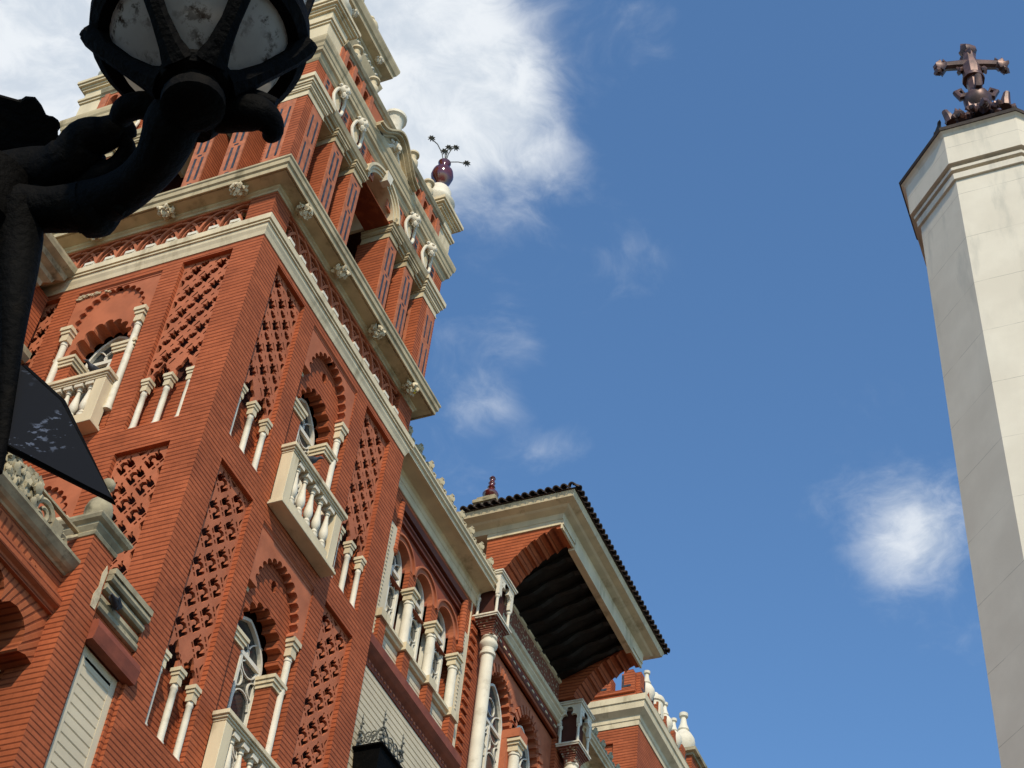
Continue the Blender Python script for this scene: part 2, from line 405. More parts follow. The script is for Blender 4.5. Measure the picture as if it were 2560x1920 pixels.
def lattice(fr, u0, u1, z0, z1, kind, parent, w0=-.125, w1=-.078):
    """terracotta sebka panel: z0 is the top of the colonnettes' capitals"""
    um = (u0 + u1) / 2; cols = [u0 + .07, um, u1 - .07]
    out = [(u0, z1), (u0, z0)]
    arches = []
    for a, b in ((cols[0], cols[1]), (cols[1], cols[2])):
        lo, hi = a + .07, b - .07; c = (lo + hi) / 2; h = (hi - lo) / 2; arches.append((c, h))
        out += [(lo, z0), (lo, z0 + .10), (lo - .03, z0 + .13), (lo + .01, z0 + .19), (lo + .05, z0 + .2), (c - .05, z0 + .27), (c, z0 + .35),
                (c + .05, z0 + .27), (hi - .05, z0 + .2), (hi - .01, z0 + .19), (hi + .03, z0 + .13), (hi, z0 + .10), (hi, z0)]
    out += [(u1, z0), (u1, z1)]
    polys = [out]
    A = Vector((.2245, .25)); B = Vector((-.2245, .25)); ah = A.normalized(); bh = B.normalized(); L = A.length
    def free(p):
        for x, y in p:
            for c, h in arches:
                if abs(x - c) < h + .03 and y < z0 + .38 - .30 * abs(x - c) / h: return False
        return True
    def put(pts, mn=.0007):
        q = clip(pts, u0 + .022, u1 - .022, z0 + .05, z1 - .022)
        if len(pts) > 10 and len(q) > 2 and area(q) < area(pts) * .999:      # cut at the border: use a convex outline
            c_ = Vector((sum(p[0] for p in pts) / len(pts), sum(p[1] for p in pts) / len(pts))); hull = []
            for i in range(8):
                d = Vector((cos(i * pi / 4 + .2), sin(i * pi / 4 + .2)))
                r = max((Vector(p) - c_).dot(d) for p in pts) * .72; hull.append(tuple(c_ + d * r))
            q = clip(hull, u0 + .022, u1 - .022, z0 + .05, z1 - .022)
        if len(q) > 2 and area(q) > mn and free(q): polys.append(q)
    base = Vector((u0, z1))
    for i in range(-2, 9):
        for j in range(-14, 3):
            c = base + A * (i * .5 * 2) * 0 + Vector((.2245 * i, .25 * j))
            if (i + j) % 2: continue
            if kind == 0:
                l = c + B * .13; put([(l.x - x * .9 + y * .25, l.y + y * .9 + x * .25) for x, y in LEAF])
                h = c - B * .34; put([(h.x + x * .9 + y * .2, h.y + y - x * .2) for x, y in HEART])
                for t0, t1, s in ((.0, .37, .5), (-.38, -.2, .5)):
                    p0 = c + A * s + B * t0; p1 = c + A * s + B * t1; n = ah * .013
                    put([tuple(p0 - n), tuple(p0 + n), tuple(p1 + n * 1.3), tuple(p1 - n * 1.3)])
            else:
                put([tuple(c + A * (s * 1.44 + .075) + B * (t * 1.09)) for s, t in FIVE])
                for t0, t1, s in ((.08, .30, -.34), (-.10, .02, -.34), (-.34, -.18, -.34)):
                    p0 = c + A * s + B * t0; p1 = c + A * s + B * t1; n = ah * .019
                    put([tuple(p0 - n), tuple(p0 + n), tuple(p1 + n), tuple(p1 - n)])
    pn = MB(fr).plate(polys, w0, w1).build('lattice_panel', 'terra', parent)
    return cols

def zf(fr): return lambda x, y, z: fr(x, z, y)      # same frame with the vertical as third axis
def colonnette(fr, u, w, zb, zt, r, parent, cap=.2, capw=.085, deep=1.0, name='colonnette', mat='white'):
    g = zf(fr); mb = MB(g)
    mb.lathe([(r * 1.35, zb), (r * 1.35, zb + .05), (r * 1.1, zb + .06), (r * 1.02, zb + .12), (r, zb + .5 * (zt - zb)), (r * .95, zt - cap - .08),
              (r * 1.12, zt - cap - .07), (r * 1.12, zt - cap - .045), (r * .95, zt - cap - .04), (r * .95, zt - cap)], (u, w, 0), 14)
    o = mb.build(name, mat, parent, True)
    c = MB(g); s = capw
    for k, (h0, h1) in enumerate(((0, .30), (.30, .52), (.52, .74), (.74, 1.0))):
        q = s * (.66, .60, .80, 1.0)[k]; z0 = zt - cap + cap * h0; z1 = zt - cap + cap * h1
        if k == 1: q = s * .62
        c.box(u - q, u + q, w - q * deep, w + q, z0 + .002, z1)
    c.build('capital', 'cream', o)
    return o

def balcony(fr, u0, u1, z0, z1, dep, n, parent):
    g = zf(fr); t = .135
    mb = MB(g); mb.box(u0 - .05, u1 + .05, 0, dep + .05, z0, z0 + .045); mb.box(u0 - .03, u1 + .03, 0, dep + .03, z0 + .045, z0 + .10)
    mb.box(u0 + .002, u1 - .002, dep - .09, dep - .012, z0 + .10, z0 + .27)
    for a, b in ((u0, u0 + t + .05), (u1 - t - .05, u1)): mb.box(a, b, 0, dep, z0 + .10, z1 - .14)
    o = mb.build('balcony', 'cream', parent, bevel=.006)
    r = MB(g); a, b = u0 - .01, u1 + .01
    r.box(a, b, 0, dep + .01, z1 - .14, z1 - .105); r.box(a - .025, b + .025, 0, dep + .03, z1 - .105, z1 - .07); r.box(a - .05, b + .05, 0, dep + .055, z1 - .07, z1)
    r.build('handrail', 'cream', o, bevel=.006)
    pr = None; h = z1 - .14 - (z0 + .27); zz = z0 + .27
    for i in range(n):
        u = u0 + t + .05 + (u1 - u0 - 2 * t - .1) * (i + .5) / n; w = dep - .075
        if pr is None:
            m = MB(g); m.lathe([(.062, 0), (.062, .035 * h), (.062, .07 * h)], (u, w, zz), 14)
            m.lathe([(.045, .07 * h), (.060, .11 * h), (.045, .15 * h), (.036, .18 * h), (.058, .22 * h), (.070, .30 * h), (.068, .38 * h), (.052, .52 * h), (.034, .70 * h), (.027, .80 * h),
                     (.042, .82 * h), (.042, .85 * h), (.03, .86 * h), (.05, .91 * h)], (u, w, zz), 14)
            m.box(u - .072, u + .072, w - .072, w + .072, zz + .91 * h, zz + h)
            pr = m.build('baluster', 'white', o, True); pu = u
        else:
            d = Vector(g(u, 0, 0)) - Vector(g(pu, 0, 0)); copyat(pr, d)
    return o

def window(fr, uc, half, z0, zs, apex, w, parent, pointed=.35, name='window', quatre=True):
    P = archpts(uc, half, z0, zs, apex, 20, pointed)
    ins = lambda e: archpts(uc, half - e, z0 + e, zs, apex - e, 20, pointed)
    fr_ = MB(fr).plate([P, ins(.05)], w - .08, w + .02).build(name, 'frame', parent)
    MB(fr).plate([ins(.035)], w - .05, w - .04).build('pane', 'glass', fr_)
    t = MB(fr); b = .028
    def band(c, z, r, a0, a1): bandstrip(t, c, z, r - .009, r + .009, a0, a1, w - .038, w - .008, 12)
    t.box(uc - half + .06, uc + half - .06, zs - .035, zs + .035, w - .04, w + .012)
    t.box(uc - .026, uc + .026, z0 + .05, zs - .035, w - .04, w + .008)
    t.box(uc - half + .04, uc - half + .065, z0 + .05, zs - .035, w - .04, w); t.box(uc + half - .065, uc + half - .04, z0 + .05, zs - .035, w - .04, w)
    hh = (half - .07) / 2
    for sg in (-1, 1):
        c = uc + sg * (hh + .015)
        band(c + sg * hh, zs + .04, hh * 1.5, pi / 2 if sg > 0 else 0, pi if sg > 0 else pi / 2)
        z = zs - .04 - hh * .9; zl = z0 + .06
        while z > zl + .1:
            band(c, z + hh * .9 + .0, hh * .9, pi, 2 * pi)
            band(c - hh, z - hh * .55, hh * .62, -pi / 2, pi / 2); band(c + hh, z - hh * .55, hh * .62, pi / 2, 3 * pi / 2)
            band(c, z - hh * 2.0, hh * .9, 0, pi)
            z -= hh * 4.2
    band(uc, apex - half * .95, half * .33, 0, 2 * pi)
    t.build('tracery', 'frame', fr_)
    return fr_

# ================================================================== main tower
T = 5.1
tower = thing('brick_tower', 'tall red brick tower with pierced terracotta panels, white balconies and an open belfry', 'tower', (2.55, 2.55, 0))
FR = lambda u, v, w_: (u, -w_, v)
FL = lambda u, v, w_: (-w_, u, v)
PAN = ((.52, 1.42), (3.69, 4.59)); BAY = (1.77, 3.33)
TIERS = ((17.82, 21.53, 18.86, 0), (12.96, 17.35, 14.08, 1))
def tower_face(fr, us, rec, side):
    BAYZ = ((17.62, 21.49), (12.85, 17.28)) if side == 'R' else ((17.98, 21.49), (13.15, 17.28))
    holes = [rect(us, T, 0, 21.9)] + [rect(a, b, z0, z1) for a, b in PAN for z0, z1, _, _ in TIERS] + [rect(BAY[0], BAY[1], *z) for z in BAYZ]
    MB(fr).plate(holes, -.45, 0).build('wall', 'brick', tower)
    for a, b in PAN:
        for z0, z1, zc, kind in TIERS:
            MB(fr).box(a - .05, b + .05, z0 - .05, zc + .02, -.33, -.24).build('niche_back', 'brick', tower); MB(fr).box(a - .05, b + .05, zc + .02, z1 + .05, -.44, -.40).build('lattice_shade', 'terradark', tower)  # dark sheet behind the lattice paints the shade of its deep holes
            cols = lattice(fr, a, b, zc, z1, kind, tower)
            for i, u in enumerate(cols): colonnette(fr, u, -.085, z0, zc, .045, tower, .23, .078)
    # double label lines over the arched bays
    for (z0, z1), zl in zip(BAYZ, (21.49, 17.28)):
        MB(fr).run([(-.14, zl - .10), (-.06, zl - .10), (-.06, zl - .075), (-.03, zl - .05), (-.03, zl - .025), (-.005, zl), (-.14, zl)], BAY[0], BAY[1]).build('label_mould', 'terra', tower)
    for k, (zb, zt) in enumerate(BAYZ):
        zs = (20.62, 16.28)[k]; zi = (19.93, 15.50)[k]; uc = 2.55
        R0, R1 = .575, (.50, .55)[k]
        outer = scallop(uc, zs + .05, R0, 13, zs - .035, R0 - .03, d0=-2, up=1.16)
        outer[0] = (outer[0][0], zs - .038); outer[-1] = (outer[-1][0], zs - .038)
        MB(fr).plate([outer[::-1] + [(BAY[1] - .002, zs - .038), (BAY[1] - .002, zt - .10), (BAY[0] + .002, zt - .10), (BAY[0] + .002, zs - .038)]], -rec - .02, -.018).build('scalloped_arch', 'terra', tower)
        ring = arcband(uc, zs + .05, R0 + .02, R0 + .13, radians(-8), radians(188), 26)
        inn = scallop(uc, zi, R1, 11, zb + .06, R1 - .05, up=1.34)
        oc = [(uc + .07 * cos(a * .5236), zs + .44 + .10 * sin(a * .5236)) for a in range(12)] if side == 'R' else None
        MB(fr).plate([rect(BAY[0] + .003, BAY[1] - .003, zb + .05, zt - .02), inn] + ([oc] if oc else []), -.36, -rec - .022).build('scalloped_arch', 'terra' if side == 'L' else 'brick', tower)
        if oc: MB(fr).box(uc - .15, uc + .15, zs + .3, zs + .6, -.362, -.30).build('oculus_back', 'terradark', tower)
        for sg in (-1, 1):
            colonnette(fr, uc + sg * .67, (-.10 if sg > 0 else -.23) if side == 'R' else -.025, zb + .1 if k else zb + .4, zs - .04, .055, tower, .30, .105, deep=1.5 if side == 'R' else 1.0, name='column')
            jm = MB(fr); a = uc + sg * (R1 - .13); b = uc + sg * (BAY[1] - uc - .06)
            lo, hi = min(a, b), max(a, b)
            for zz, e in ((zi - .04, .05), (zi - .10, .03), (zi - .16, .01)):
                jm.box(lo - e, hi + (0 if sg > 0 else e), zz - .058, zz, -.36, -rec + .03 + e)
            jm.build('impost_mould', 'cream', tower)
            jp = MB(fr); jp.box(min(uc + sg * (R1 - .12), b), max(uc + sg * (R1 - .12), b), zb + .07, zi - .22, -.355, -rec + .015); jp.build('jamb_pier', 'brick', tower)
        window(fr, uc, R1 - .03, zb + .3, zi + .12, zi + .68, -.40, tower, .7)
        bz = ((17.56, 18.74), (12.78, 13.98))[k] if side == 'R' else ((17.92, 19.02), (13.1, 14.2))[k]
        bu = (1.78, 3.38) if side == 'R' else (1.90, 3.22)
        balcony(fr, bu[0], bu[1], bz[0], bz[1], .20, 5, tower)
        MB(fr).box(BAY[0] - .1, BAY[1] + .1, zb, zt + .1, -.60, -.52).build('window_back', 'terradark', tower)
    # frieze of interlaced arches
    fz0, fz1 = 22.03, 22.80
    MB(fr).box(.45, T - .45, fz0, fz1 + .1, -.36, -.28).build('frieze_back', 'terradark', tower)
    rib = MB(fr); pitch = .388; u0 = .61
    rr = pitch
    k = 0
    while u0 + pitch * k < T - .5:
        u = u0 + pitch * k
        for r_, dw in ((rr, 0), (rr * .80, -.03)):
            for a0, a1, ww in ((0, pi / 2, -.035), (pi / 2, pi, -.05)):
                n = 8; lo = max(.49, 0)
                pts = [(u + r_ * cos(a0 + (a1 - a0) * i / n), 22.26 + r_ * 1.18 * sin(a0 + (a1 - a0) * i / n)) for i in range(n + 1)]
                pts = [p for p in pts if .49 < p[0] < T - .49]
                if len(pts) < 2: continue
                rs = []
                for p in pts:
                    d = Vector((p[0] - u, p[1] - 22.26)).normalized() * (.024 if dw == 0 else .013)
                    rs.append([(p[0] - d.x, p[1] - d.y, ww - .05 + dw), (p[0] + d.x, p[1] + d.y, ww - .05 + dw), (p[0] + d.x, p[1] + d.y, ww + dw), (p[0] - d.x, p[1] - d.y, ww + dw)])
                rib.rings(rs)
                if dw == 0:
                    for i in (1, 3, 5, 7):
                        a = a0 + (a1 - a0) * i / n; x = u + r_ * .68 * cos(a); z = 22.26 + r_ * .68 * 1.18 * sin(a)
                        if .52 < x < T - .52: rib.box(x - .012, x + .012, z - .035, z + .035, ww - .09, ww - .05)
        rib.box(u - .03, u + .03, fz0 + .02, 22.27, -.13, -.04)
        caps = MB(fr); caps.box(u - .085, u + .085, 22.045, 22.085, -.05, .075); caps.box(u - .06, u + .06, 22.085, 22.15, -.05, .05); caps.box(u - .085, u + .085, 22.15, 22.21, -.05, .065)
        for sg in (-1, 1): caps.box(u + sg * .075 - .025, u + sg * .075 + .025, 22.11, 22.17, -.02, .055)
        caps.build('frieze_capital', 'white', tower); k += 1
    rib.build('interlaced_arches', 'terra', tower)
    # rosettes under the big cornice
    us_ = (.54, 1.86, 3.24, 4.62) if side == 'R' else (.62, 1.97, 3.35)
    for i, u in enumerate(us_):
        z = 22.86; m = MB(zf(fr))
        m.blob((u, .185, z - .06), .085, 3 + i, 10, 6, .25, (1, 1, 1.1))
        for q in range(6):
            a = q * pi / 3 + i; m.blob((u + .105 * cos(a), .185 + .095 * sin(a), z - .03), .058, q, 8, 5, .35, (1, 1, 1))
        ro = m.build('rosette', 'cream', tower, True)
        if side == 'R' and i == 3:
            y = MB(zf(fr))
            for q in range(5): y.blob((u + .05 + .03 * cos(q * 1.3), .24 + .015 * q % .03, z - .07 + .03 * sin(q * 1.3)), .025, q, 6, 4)
            y.build('wild_flower', 'yellow', ro, True)
tower_face(FR, 0.0, .12, 'R')
tower_face(FL, .45, .06, 'L')
MB().box(T - .3, T - .004, .45, T - .302, 0, 21.9).build('wall', 'brick', tower); MB().box(.45, T - .004, T - .3, T - .004, 0, 21.9).build('wall', 'brick', tower)
MB().box(.4, T - .4, .4, T - .4, 21.7, 21.9).build('floor_slab', 'terradark', tower)
# corner blocks of the frieze
for a, b in ((0, 0), (T - .47, 0), (0, T - .47), (T - .47, T - .47)):
    MB().box(a, a + .47, b, b + .47, 21.95, 22.86).build('corner_block', 'brick', tower)
MB().ring4([(-.2, 21.66), (.012, 21.66), (.03, 21.74), (.055, 21.80), (.06, 21.87), (.085, 21.875), (.085, 21.905), (.075, 21.91), (.075, 21.925), (.105, 21.93), (.105, 22.05), (-.2, 22.055)], 0, T, 0, T).build('band_course', 'cream', tower)
MB().ring4([(-.2, 22.76), (.012, 22.76), (.02, 22.80), (.05, 22.82), (.055, 22.86), (.25, 22.885), (.255, 22.905), (.275, 22.905), (.28, 22.88), (.30, 22.88), (.305, 22.97), (.335, 22.99), (.34, 23.08), (.36, 23.10), (.36, 23.14), (-.2, 23.2)], 0, T, 0, T).build('main_cornice', 'ochre', tower)
for fr, u0 in ((FR, .49), (FL, .49)):
    MB(fr).run([(-.18, 22.74), (-.02, 22.74), (-.01, 22.77), (.0, 22.79), (-.18, 22.79)], .475, T - .475).build('frieze_top_mould', 'terra', tower)

# ---- belfry
Q = .08
def belfry_face(fr, side):
    g = zf(fr)
    piers = [(.93, 1.25), (1.64, 1.96), (3.14, 3.46), (3.85, 4.17)]
    for a, b in piers:
        p = MB(fr).box(a, b, 23.1, 25.36, -.55, Q).build('pilaster', 'brick', tower)
        MB(fr).box(a - .005, b + .005, 23.1, 25.33, Q - .02, Q + .006).build('tile_frame', 'pinkframe', p)
        ti = MB(fr)
        for z0, z1 in ((23.2, 23.55), (23.72, 24.36), (24.5, 25.12)):
            for q in (.26, .68): ti.box(a + (b - a) * q - .022, a + (b - a) * q + .026, z0, z1, Q, Q + .011)
        for z in (23.62, 24.43, 25.2):
            ti.box(a + .12, b - .12, z - .018, z + .018, Q, Q + .011)
        ti.build('tile_inlay', 'blue', p)
    def capblock(a, b):
        cap = MB(fr)
        for e, z0, z1 in ((.015, 25.335, 25.37), (.0, 25.37, 25.50), (.03, 25.50, 25.53), (.045, 25.53, 25.60), (.065, 25.60, 25.64)):
            cap.box(a - e, b + e, z0, z1, -.5, Q + e + .012)
        cap.build('pier_capital', 'ochre', tower)
    for a, b in piers: capblock(a, b)
    for a, b in ((-.1, 2.0), (3.1, 5.2)):
        en = MB(fr)
        s0 = a if a > 0 else .4; s1 = b if b < 5 else 4.7
        en.box(s0, s1, 25.52, 25.56, -.4, Q - .06); en.box(s0, s1, 25.56, 25.64, -.4, Q - .02)
        en.run([(-.45, 25.642), (Q + .02, 25.642), (Q + .05, 25.67), (Q + .05, 25.70), (Q + .08, 25.72), (Q + .10, 25.79), (Q + .11, 25.82), (-.45, 25.84)], s0, s1)
        en.build('entablature', 'ochre', tower)
    # wall above the openings
    MB(fr).plate([rect(.3, T - .3, 25.66, 26.5), archpts(2.55, .52, 25.64, 25.72, 26.24, 18)], -.42, Q - .005).build('frieze_wall', 'brick', tower)
    a = MB(fr)
    bandstrip(a, 2.55, 25.72, .50, .56, 0, pi, -.95, Q + .06, 22); bandstrip(a, 2.55, 25.72, .56, .615, 0, pi, -.1, Q + .09, 22); bandstrip(a, 2.55, 25.72, .615, .665, 0, pi, -.1, Q + .125, 22)
    a.build('archivolt', 'cream', tower, True)
    MB(fr).prism([(2.48, 26.16), (2.62, 26.16), (2.66, 26.40), (2.44, 26.40)], Q, Q + .16).build('keystone', 'white', tower)
    for u in (.33, 1.06, 1.78, 2.16, 2.95, 3.33, 4.05, 4.78):
        pt = MB(fr); pb = MB(fr); pt.box(u - .11, u + .11, 25.9, 26.44, Q - .02, Q + .004)
        for dz in (.06, .20, .34): pb.box(u - .045, u + .045, 25.92 + dz, 25.92 + dz + .09, Q, Q + .009)
        pb.build('tile_stud', 'blue', pt.build('frieze_tile', 'pinkframe', tower))
    for u in (.69, 1.42, 3.68, 4.42):                       # masks with a hanging collar
        gm = lambda x, y, z, u=u: g(u + (x - u) * 1.28, Q + (y - Q) * 1.2, 26.36 + (z - 26.36) * 1.22)
        m = MB(gm); ring = [(u + .135 * sin(t), Q + .035 + .03 * abs(cos(t)), 26.22 - .28 * cos(t)) for t in [radians(d) for d in range(-150, 151, 20)]]
        m.tube(ring, .026, 8)
        m.blob((u, Q + .09, 26.47), .085, 5, 12, 8, .12, (1, 1, 1.1))
        m.blob((u, Q + .15, 26.42), .05, 8, 10, 6, .2); m.blob((u, Q + .12, 26.33), .05, 9, 10, 6, .25)
        for sg in (-1, 1): m.blob((u + sg * .045, Q + .155, 26.48), .022, 2, 7, 5); m.blob((u + sg * .085, Q + .08, 26.5), .035, 4, 7, 5, .2)
        m.lathe([(.05, 0), (.045, .05), (.02, .11), (.002, .16)], (u - .05, Q + .03, 26.53), 8)
        mk = m.build('mask', 'white', tower, True)
        MB(fr).plate([[(u + .12 * sin(t), 26.22 - .26 * cos(t)) for t in [radians(d) for d in range(0, 360, 20)]]], Q + .001, Q + .02).build('mask_shield', 'cream', mk)
    # swan-neck pediment over the middle
    up = []
    for i in range(25):
        x = -1 + 2 * i / 24; up.append((2.55 + .80 * x, 26.98 + .62 * (.5 + .5 * cos(pi * x)) ** 1.25))
    low = [(p[0], p[1] - .10 - .02 * (1 - abs(p[0] - 2.55))) for p in up[::-1]]
    MB(fr).prism([(up[0][0], 26.72)] + up + [(up[-1][0], 26.72)], Q - .2, Q + .10).build('pediment_field', 'ochre', tower)
    m = MB(fr)
    for off, w1, th in ((0, .30, .05), (-.055, .25, .05), (-.115, .17, .055)):
        rs = []
        for x, z in up: rs.append([(x, z + off - th, Q - .1), (x, z + off, Q - .1), (x, z + off, Q + w1), (x, z + off - th, Q + w1)])
        m.rings(rs)
    m.build('pediment_mould', 'ochre', tower)
    f = MB(g); f.blob((2.55, Q + .13, 27.26), .11, 11, 12, 8, .15); f.blob((2.55, Q + .2, 27.2), .06, 4, 9, 6, .2)
    for sg in (-1, 1):
        f.blob((2.55 + sg * .12, Q + .1, 27.3), .06, 6, 9, 6, .2); f.tube([(2.55 + sg * .1, Q + .1, 27.2), (2.55 + sg * .22, Q + .1, 27.05), (2.55 + sg * .4, Q + .09, 26.98)], [.05, .04, .02], 8)
    f.build('pediment_mask', 'white', tower, True)
    # parapet with pierced red panels
    pa = MB(fr); u = .5
    pa.plate([rect(.4, T - .4, 26.98, 27.58)] + [archpts(x, .10, 27.08, 27.36, 27.50, 8) for x in (.72, 1.06, 1.40, 3.70, 4.04, 4.38)], -.05, .13); pa.box(.4, T - .4, 26.98, 27.57, -.14, -.10).build('parapet', 'terra', tower)
    for x in (.55, .89, 1.23, 1.57, 3.53, 3.87, 4.21, 4.55): MB(fr).box(x - .05, x + .05, 26.98, 27.57, .13, .16).build('parapet_pilaster', 'pinkframe', tower)
    MB(fr).run([(-.18, 27.56), (.14, 27.56), (.16, 27.60), (.19, 27.62), (.22, 27.69), (.21, 27.73), (-.18, 27.75)], .4, T - .4).build('coping', 'creamold', tower)
    pr = None
    for x in (.94, 1.66, 3.44, 4.16):
        if pr is None:
            m = MB(g); m.lathe([(.10, 0), (.10, .05), (.06, .08), (.10, .16), (.125, .26), (.12, .33), (.08, .38), (.065, .42), (.075, .52), (.12, .545), (.12, .59), (.05, .62)], (x, .02, 27.73), 14)
            pr = m.build('urn', 'cream', tower, True); px_ = x
        else: copyat(pr, Vector(g(x, 0, 0)) - Vector(g(px_, 0, 0)))
    m = MB(g); m.lathe([(.2, 0), (.2, .05), (.17, .08), (.17, .50), (.19, .53), (.235, .56), (.235, .63), (.19, .67), (.16, .72), (.05, .74)], (2.58, .02, 27.73), 18)
    m.build('drum_pot', 'white', tower, True)
belfry_face(FR, 'R'); belfry_face(FL, 'L')
# corner piers
for a, b in ((-Q, -Q), (T + Q - .56, -Q), (-Q, T + Q - .56), (T + Q - .56, T + Q - .56)):
    p = MB().box(a, a + .56, b, b + .56, 23.1, 26.5).build('corner_pier', 'brick', tower)
    c = MB()
    for e, z0, z1 in ((.015, 25.335, 25.37), (.003, 25.37, 25.50), (.03, 25.50, 25.53), (.045, 25.53, 25.60), (.065, 25.60, 25.642), (.09, 25.642, 25.72), (.12, 25.72, 25.83)):
        c.box(a - e, a + .56 + e, b - e, b + .56 + e, z0 + .001, z1)
    c.build('capital', 'cream', p)
    ti = MB(); fm = MB()
    for z0, z1 in ((23.2, 23.5), (23.7, 24.34), (24.5, 25.12)):
        for q in (.28, .44):
            ti.box(a + q - .02, a + q + .02, b - .011, b, z0, z1); ti.box(a - .011, a, b + q - .02, b + q + .02, z0, z1)
    fm.box(a + .2, a + .52, b - .006, b + .01, 23.1, 25.33); fm.box(a - .006, a + .01, b + .2, b + .52, 23.1, 25.33)
    fm.build('tile_frame', 'pinkframe', p); ti.build('tile_inlay', 'blue', p)
# the two far faces of the belfry and its core
MB().box(.9, 4.2, T - .45, T + Q - .01, 23.1, 26.5).build('belfry_rear_wall', 'brick', tower)
MB().box(T - .45, T + Q - .01, .9, 4.2, 23.1, 26.5).build('belfry_rear_wall', 'brick', tower)
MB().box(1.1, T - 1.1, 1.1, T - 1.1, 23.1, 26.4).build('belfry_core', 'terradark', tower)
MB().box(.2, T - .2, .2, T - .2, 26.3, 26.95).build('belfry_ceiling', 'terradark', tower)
MB().ring4([(-.3, 26.42), (Q + .005, 26.42), (Q + .03, 26.46), (Q + .05, 26.53), (Q + .06, 26.56), (Q + .10, 26.585), (Q + .105, 26.66), (Q + .12, 26.68), (Q + .13, 26.76), (Q + .155, 26.80), (Q + .17, 26.88), (Q + .17, 26.94), (-.3, 27.0)], 0, T, 0, T).build('upper_cornice', 'ochre', tower)
# corner pedestals
vase_group = []
for (cx, cy) in ((.19, .19), (T - .19, .19), (.19, T - .19), (T - .19, T - .19)):
    h = .29
    p = MB(); p.box(cx - h, cx + h, cy - h, cy + h, 26.95, 27.72)
    for e, z0, z1 in ((.03, 27.60, 27.66), (.06, 27.66, 27.72), (.0, 27.72, 28.0), (.05, 28.0, 28.05), (.08, 28.05, 28.10), (.13, 28.10, 28.16), (.16, 28.16, 28.24), (.04, 28.24, 28.34)):
        p.box(cx - h - e, cx + h + e, cy - h - e, cy + h + e, z0, z1)
    pd = p.build('corner_pedestal', 'cream', tower)
    d = MB(); d.lathe([(.25, 28.34), (.26, 28.46), (.30, 28.54), (.36, 28.60), (.37, 28.66), (.30, 28.70)], (cx, cy, 0), 22); d.lathe([(.27, 28.70), (.28, 28.76), (.255, 28.80), (.255, 29.02), (.21, 29.12), (.15, 29.2), (.12, 29.22)], (cx, cy, 0), 22)
    d.build('pedestal_drum', 'white', pd, True)
    v = MB(); v.lathe([(.11, 29.22), (.085, 29.28), (.12, 29.36), (.20, 29.46), (.235, 29.60), (.215, 29.74), (.14, 29.85), (.10, 29.90), (.10, 29.97), (.135, 30.06), (.10, 30.07), (.09, 29.98)], (cx, cy, 0), 22)
    vs = v.build('vase', 'ceramic', pd, True)
    st = MB(); heads = []
    for dx, dy, hz in ((-.36, .20, .50), (.05, .0, .62), (.28, -.36, .20), (-.03, .04, .40), (.16, -.1, .72)):
        P = [(cx, cy, 29.95), (cx + dx * .25, cy + dy * .25, 30.05 + hz * .55), (cx + dx * .6, cy + dy * .6, 30.05 + hz * .92), (cx + dx, cy + dy, 30.05 + hz)]
        st.tube(P, .011, 6); heads.append(P[-1])
        for q in range(8):
            a = q * pi / 4; st.tube([P[-1], (P[-1][0] + .05 * cos(a), P[-1][1] + .05 * sin(a), P[-1][2] + .03), (P[-1][0] + .085 * cos(a), P[-1][1] + .085 * sin(a), P[-1][2] + .01)], [.012, .018, .005], 5)
    st.build('iron_flowers', 'greyiron', pd)
# upper stage set back on the roof
y1 = 1.5
MB().box(y1, T - y1, y1, T - y1, 26.9, 32.2).build('upper_stage', 'brick', tower)
MB().ring4([(-.2, 31.2), (.02, 31.2), (.05, 31.35), (.05, 31.5), (.10, 31.55), (.14, 31.7), (.16, 31.78), (-.2, 31.8)], y1, T - y1, y1, T - y1).build('upper_stage_ledge', 'ochre', tower)
MB().ring4([(-.2, 31.80), (.06, 31.80), (.06, 32.12), (.09, 32.14), (.10, 32.2), (.27, 32.26), (.28, 32.36), (.32, 32.40), (.36, 32.55), (.36, 32.62), (-.2, 32.7)], y1, T - y1, y1, T - y1).build('upper_stage_cornice', 'ochre', tower)
for fr in (lambda u, v, w_: (u, y1 - w_, v), lambda u, v, w_: (y1 - w_, u, v)):
    g = zf(fr); m = MB(g)
    for i in range(12):
        u = y1 + .12 + i * .17; m.tube([(u - .08, .07, 31.86), (u, .08, 31.98), (u + .06, .075, 32.06), (u + .09, .07, 31.98), (u + .04, .075, 31.93)], [.02, .028, .024, .02, .012], 7)
    m.build('scroll_frieze', 'white', tower, True)
    m = MB(g)
    for x0 in (y1 + .15, T - y1 - .75):
        m.tube([(x0 + .6 * t, .05 + .02, 31.05 - .35 * sin(pi * t)) for t in [k / 8 for k in range(9)]], [.03, .04, .05, .06, .065, .06, .05, .04, .03], 8)
    m.blob((T / 2, .12, 31.0), .16, 4, 12, 8, .2); m.blob((T - y1 - .2, .1, 31.02), .10, 4, 12, 8, .2); m.build('garland', 'white', tower, True)
    m = MB(fr); bandstrip(m, T / 2, 29.6, .62, .78, 0, pi, -.1, .09, 20); bandstrip(m, T / 2, 29.6, .78, .86, 0, pi, -.1, .14, 20)
    for sg in (-1, 1): m.box(T / 2 + sg * .74 - .12, T / 2 + sg * .74 + .12, 27.0, 29.6, -.1, .08)
    m.build('upper_stage_arch', 'cream', tower)
    for u in (y1 + .62, T - y1 - .62 + .35):
        rz = MB(g); rz.blob((u, .2, 32.22), .07, 2, 10, 6, .25)
        for q in range(6): rz.blob((u + .07 * cos(q * 1.047), .2 + .07 * sin(q * 1.047), 32.235), .04, q, 7, 5, .2)
        rz.build('rosette', 'white', tower, True)
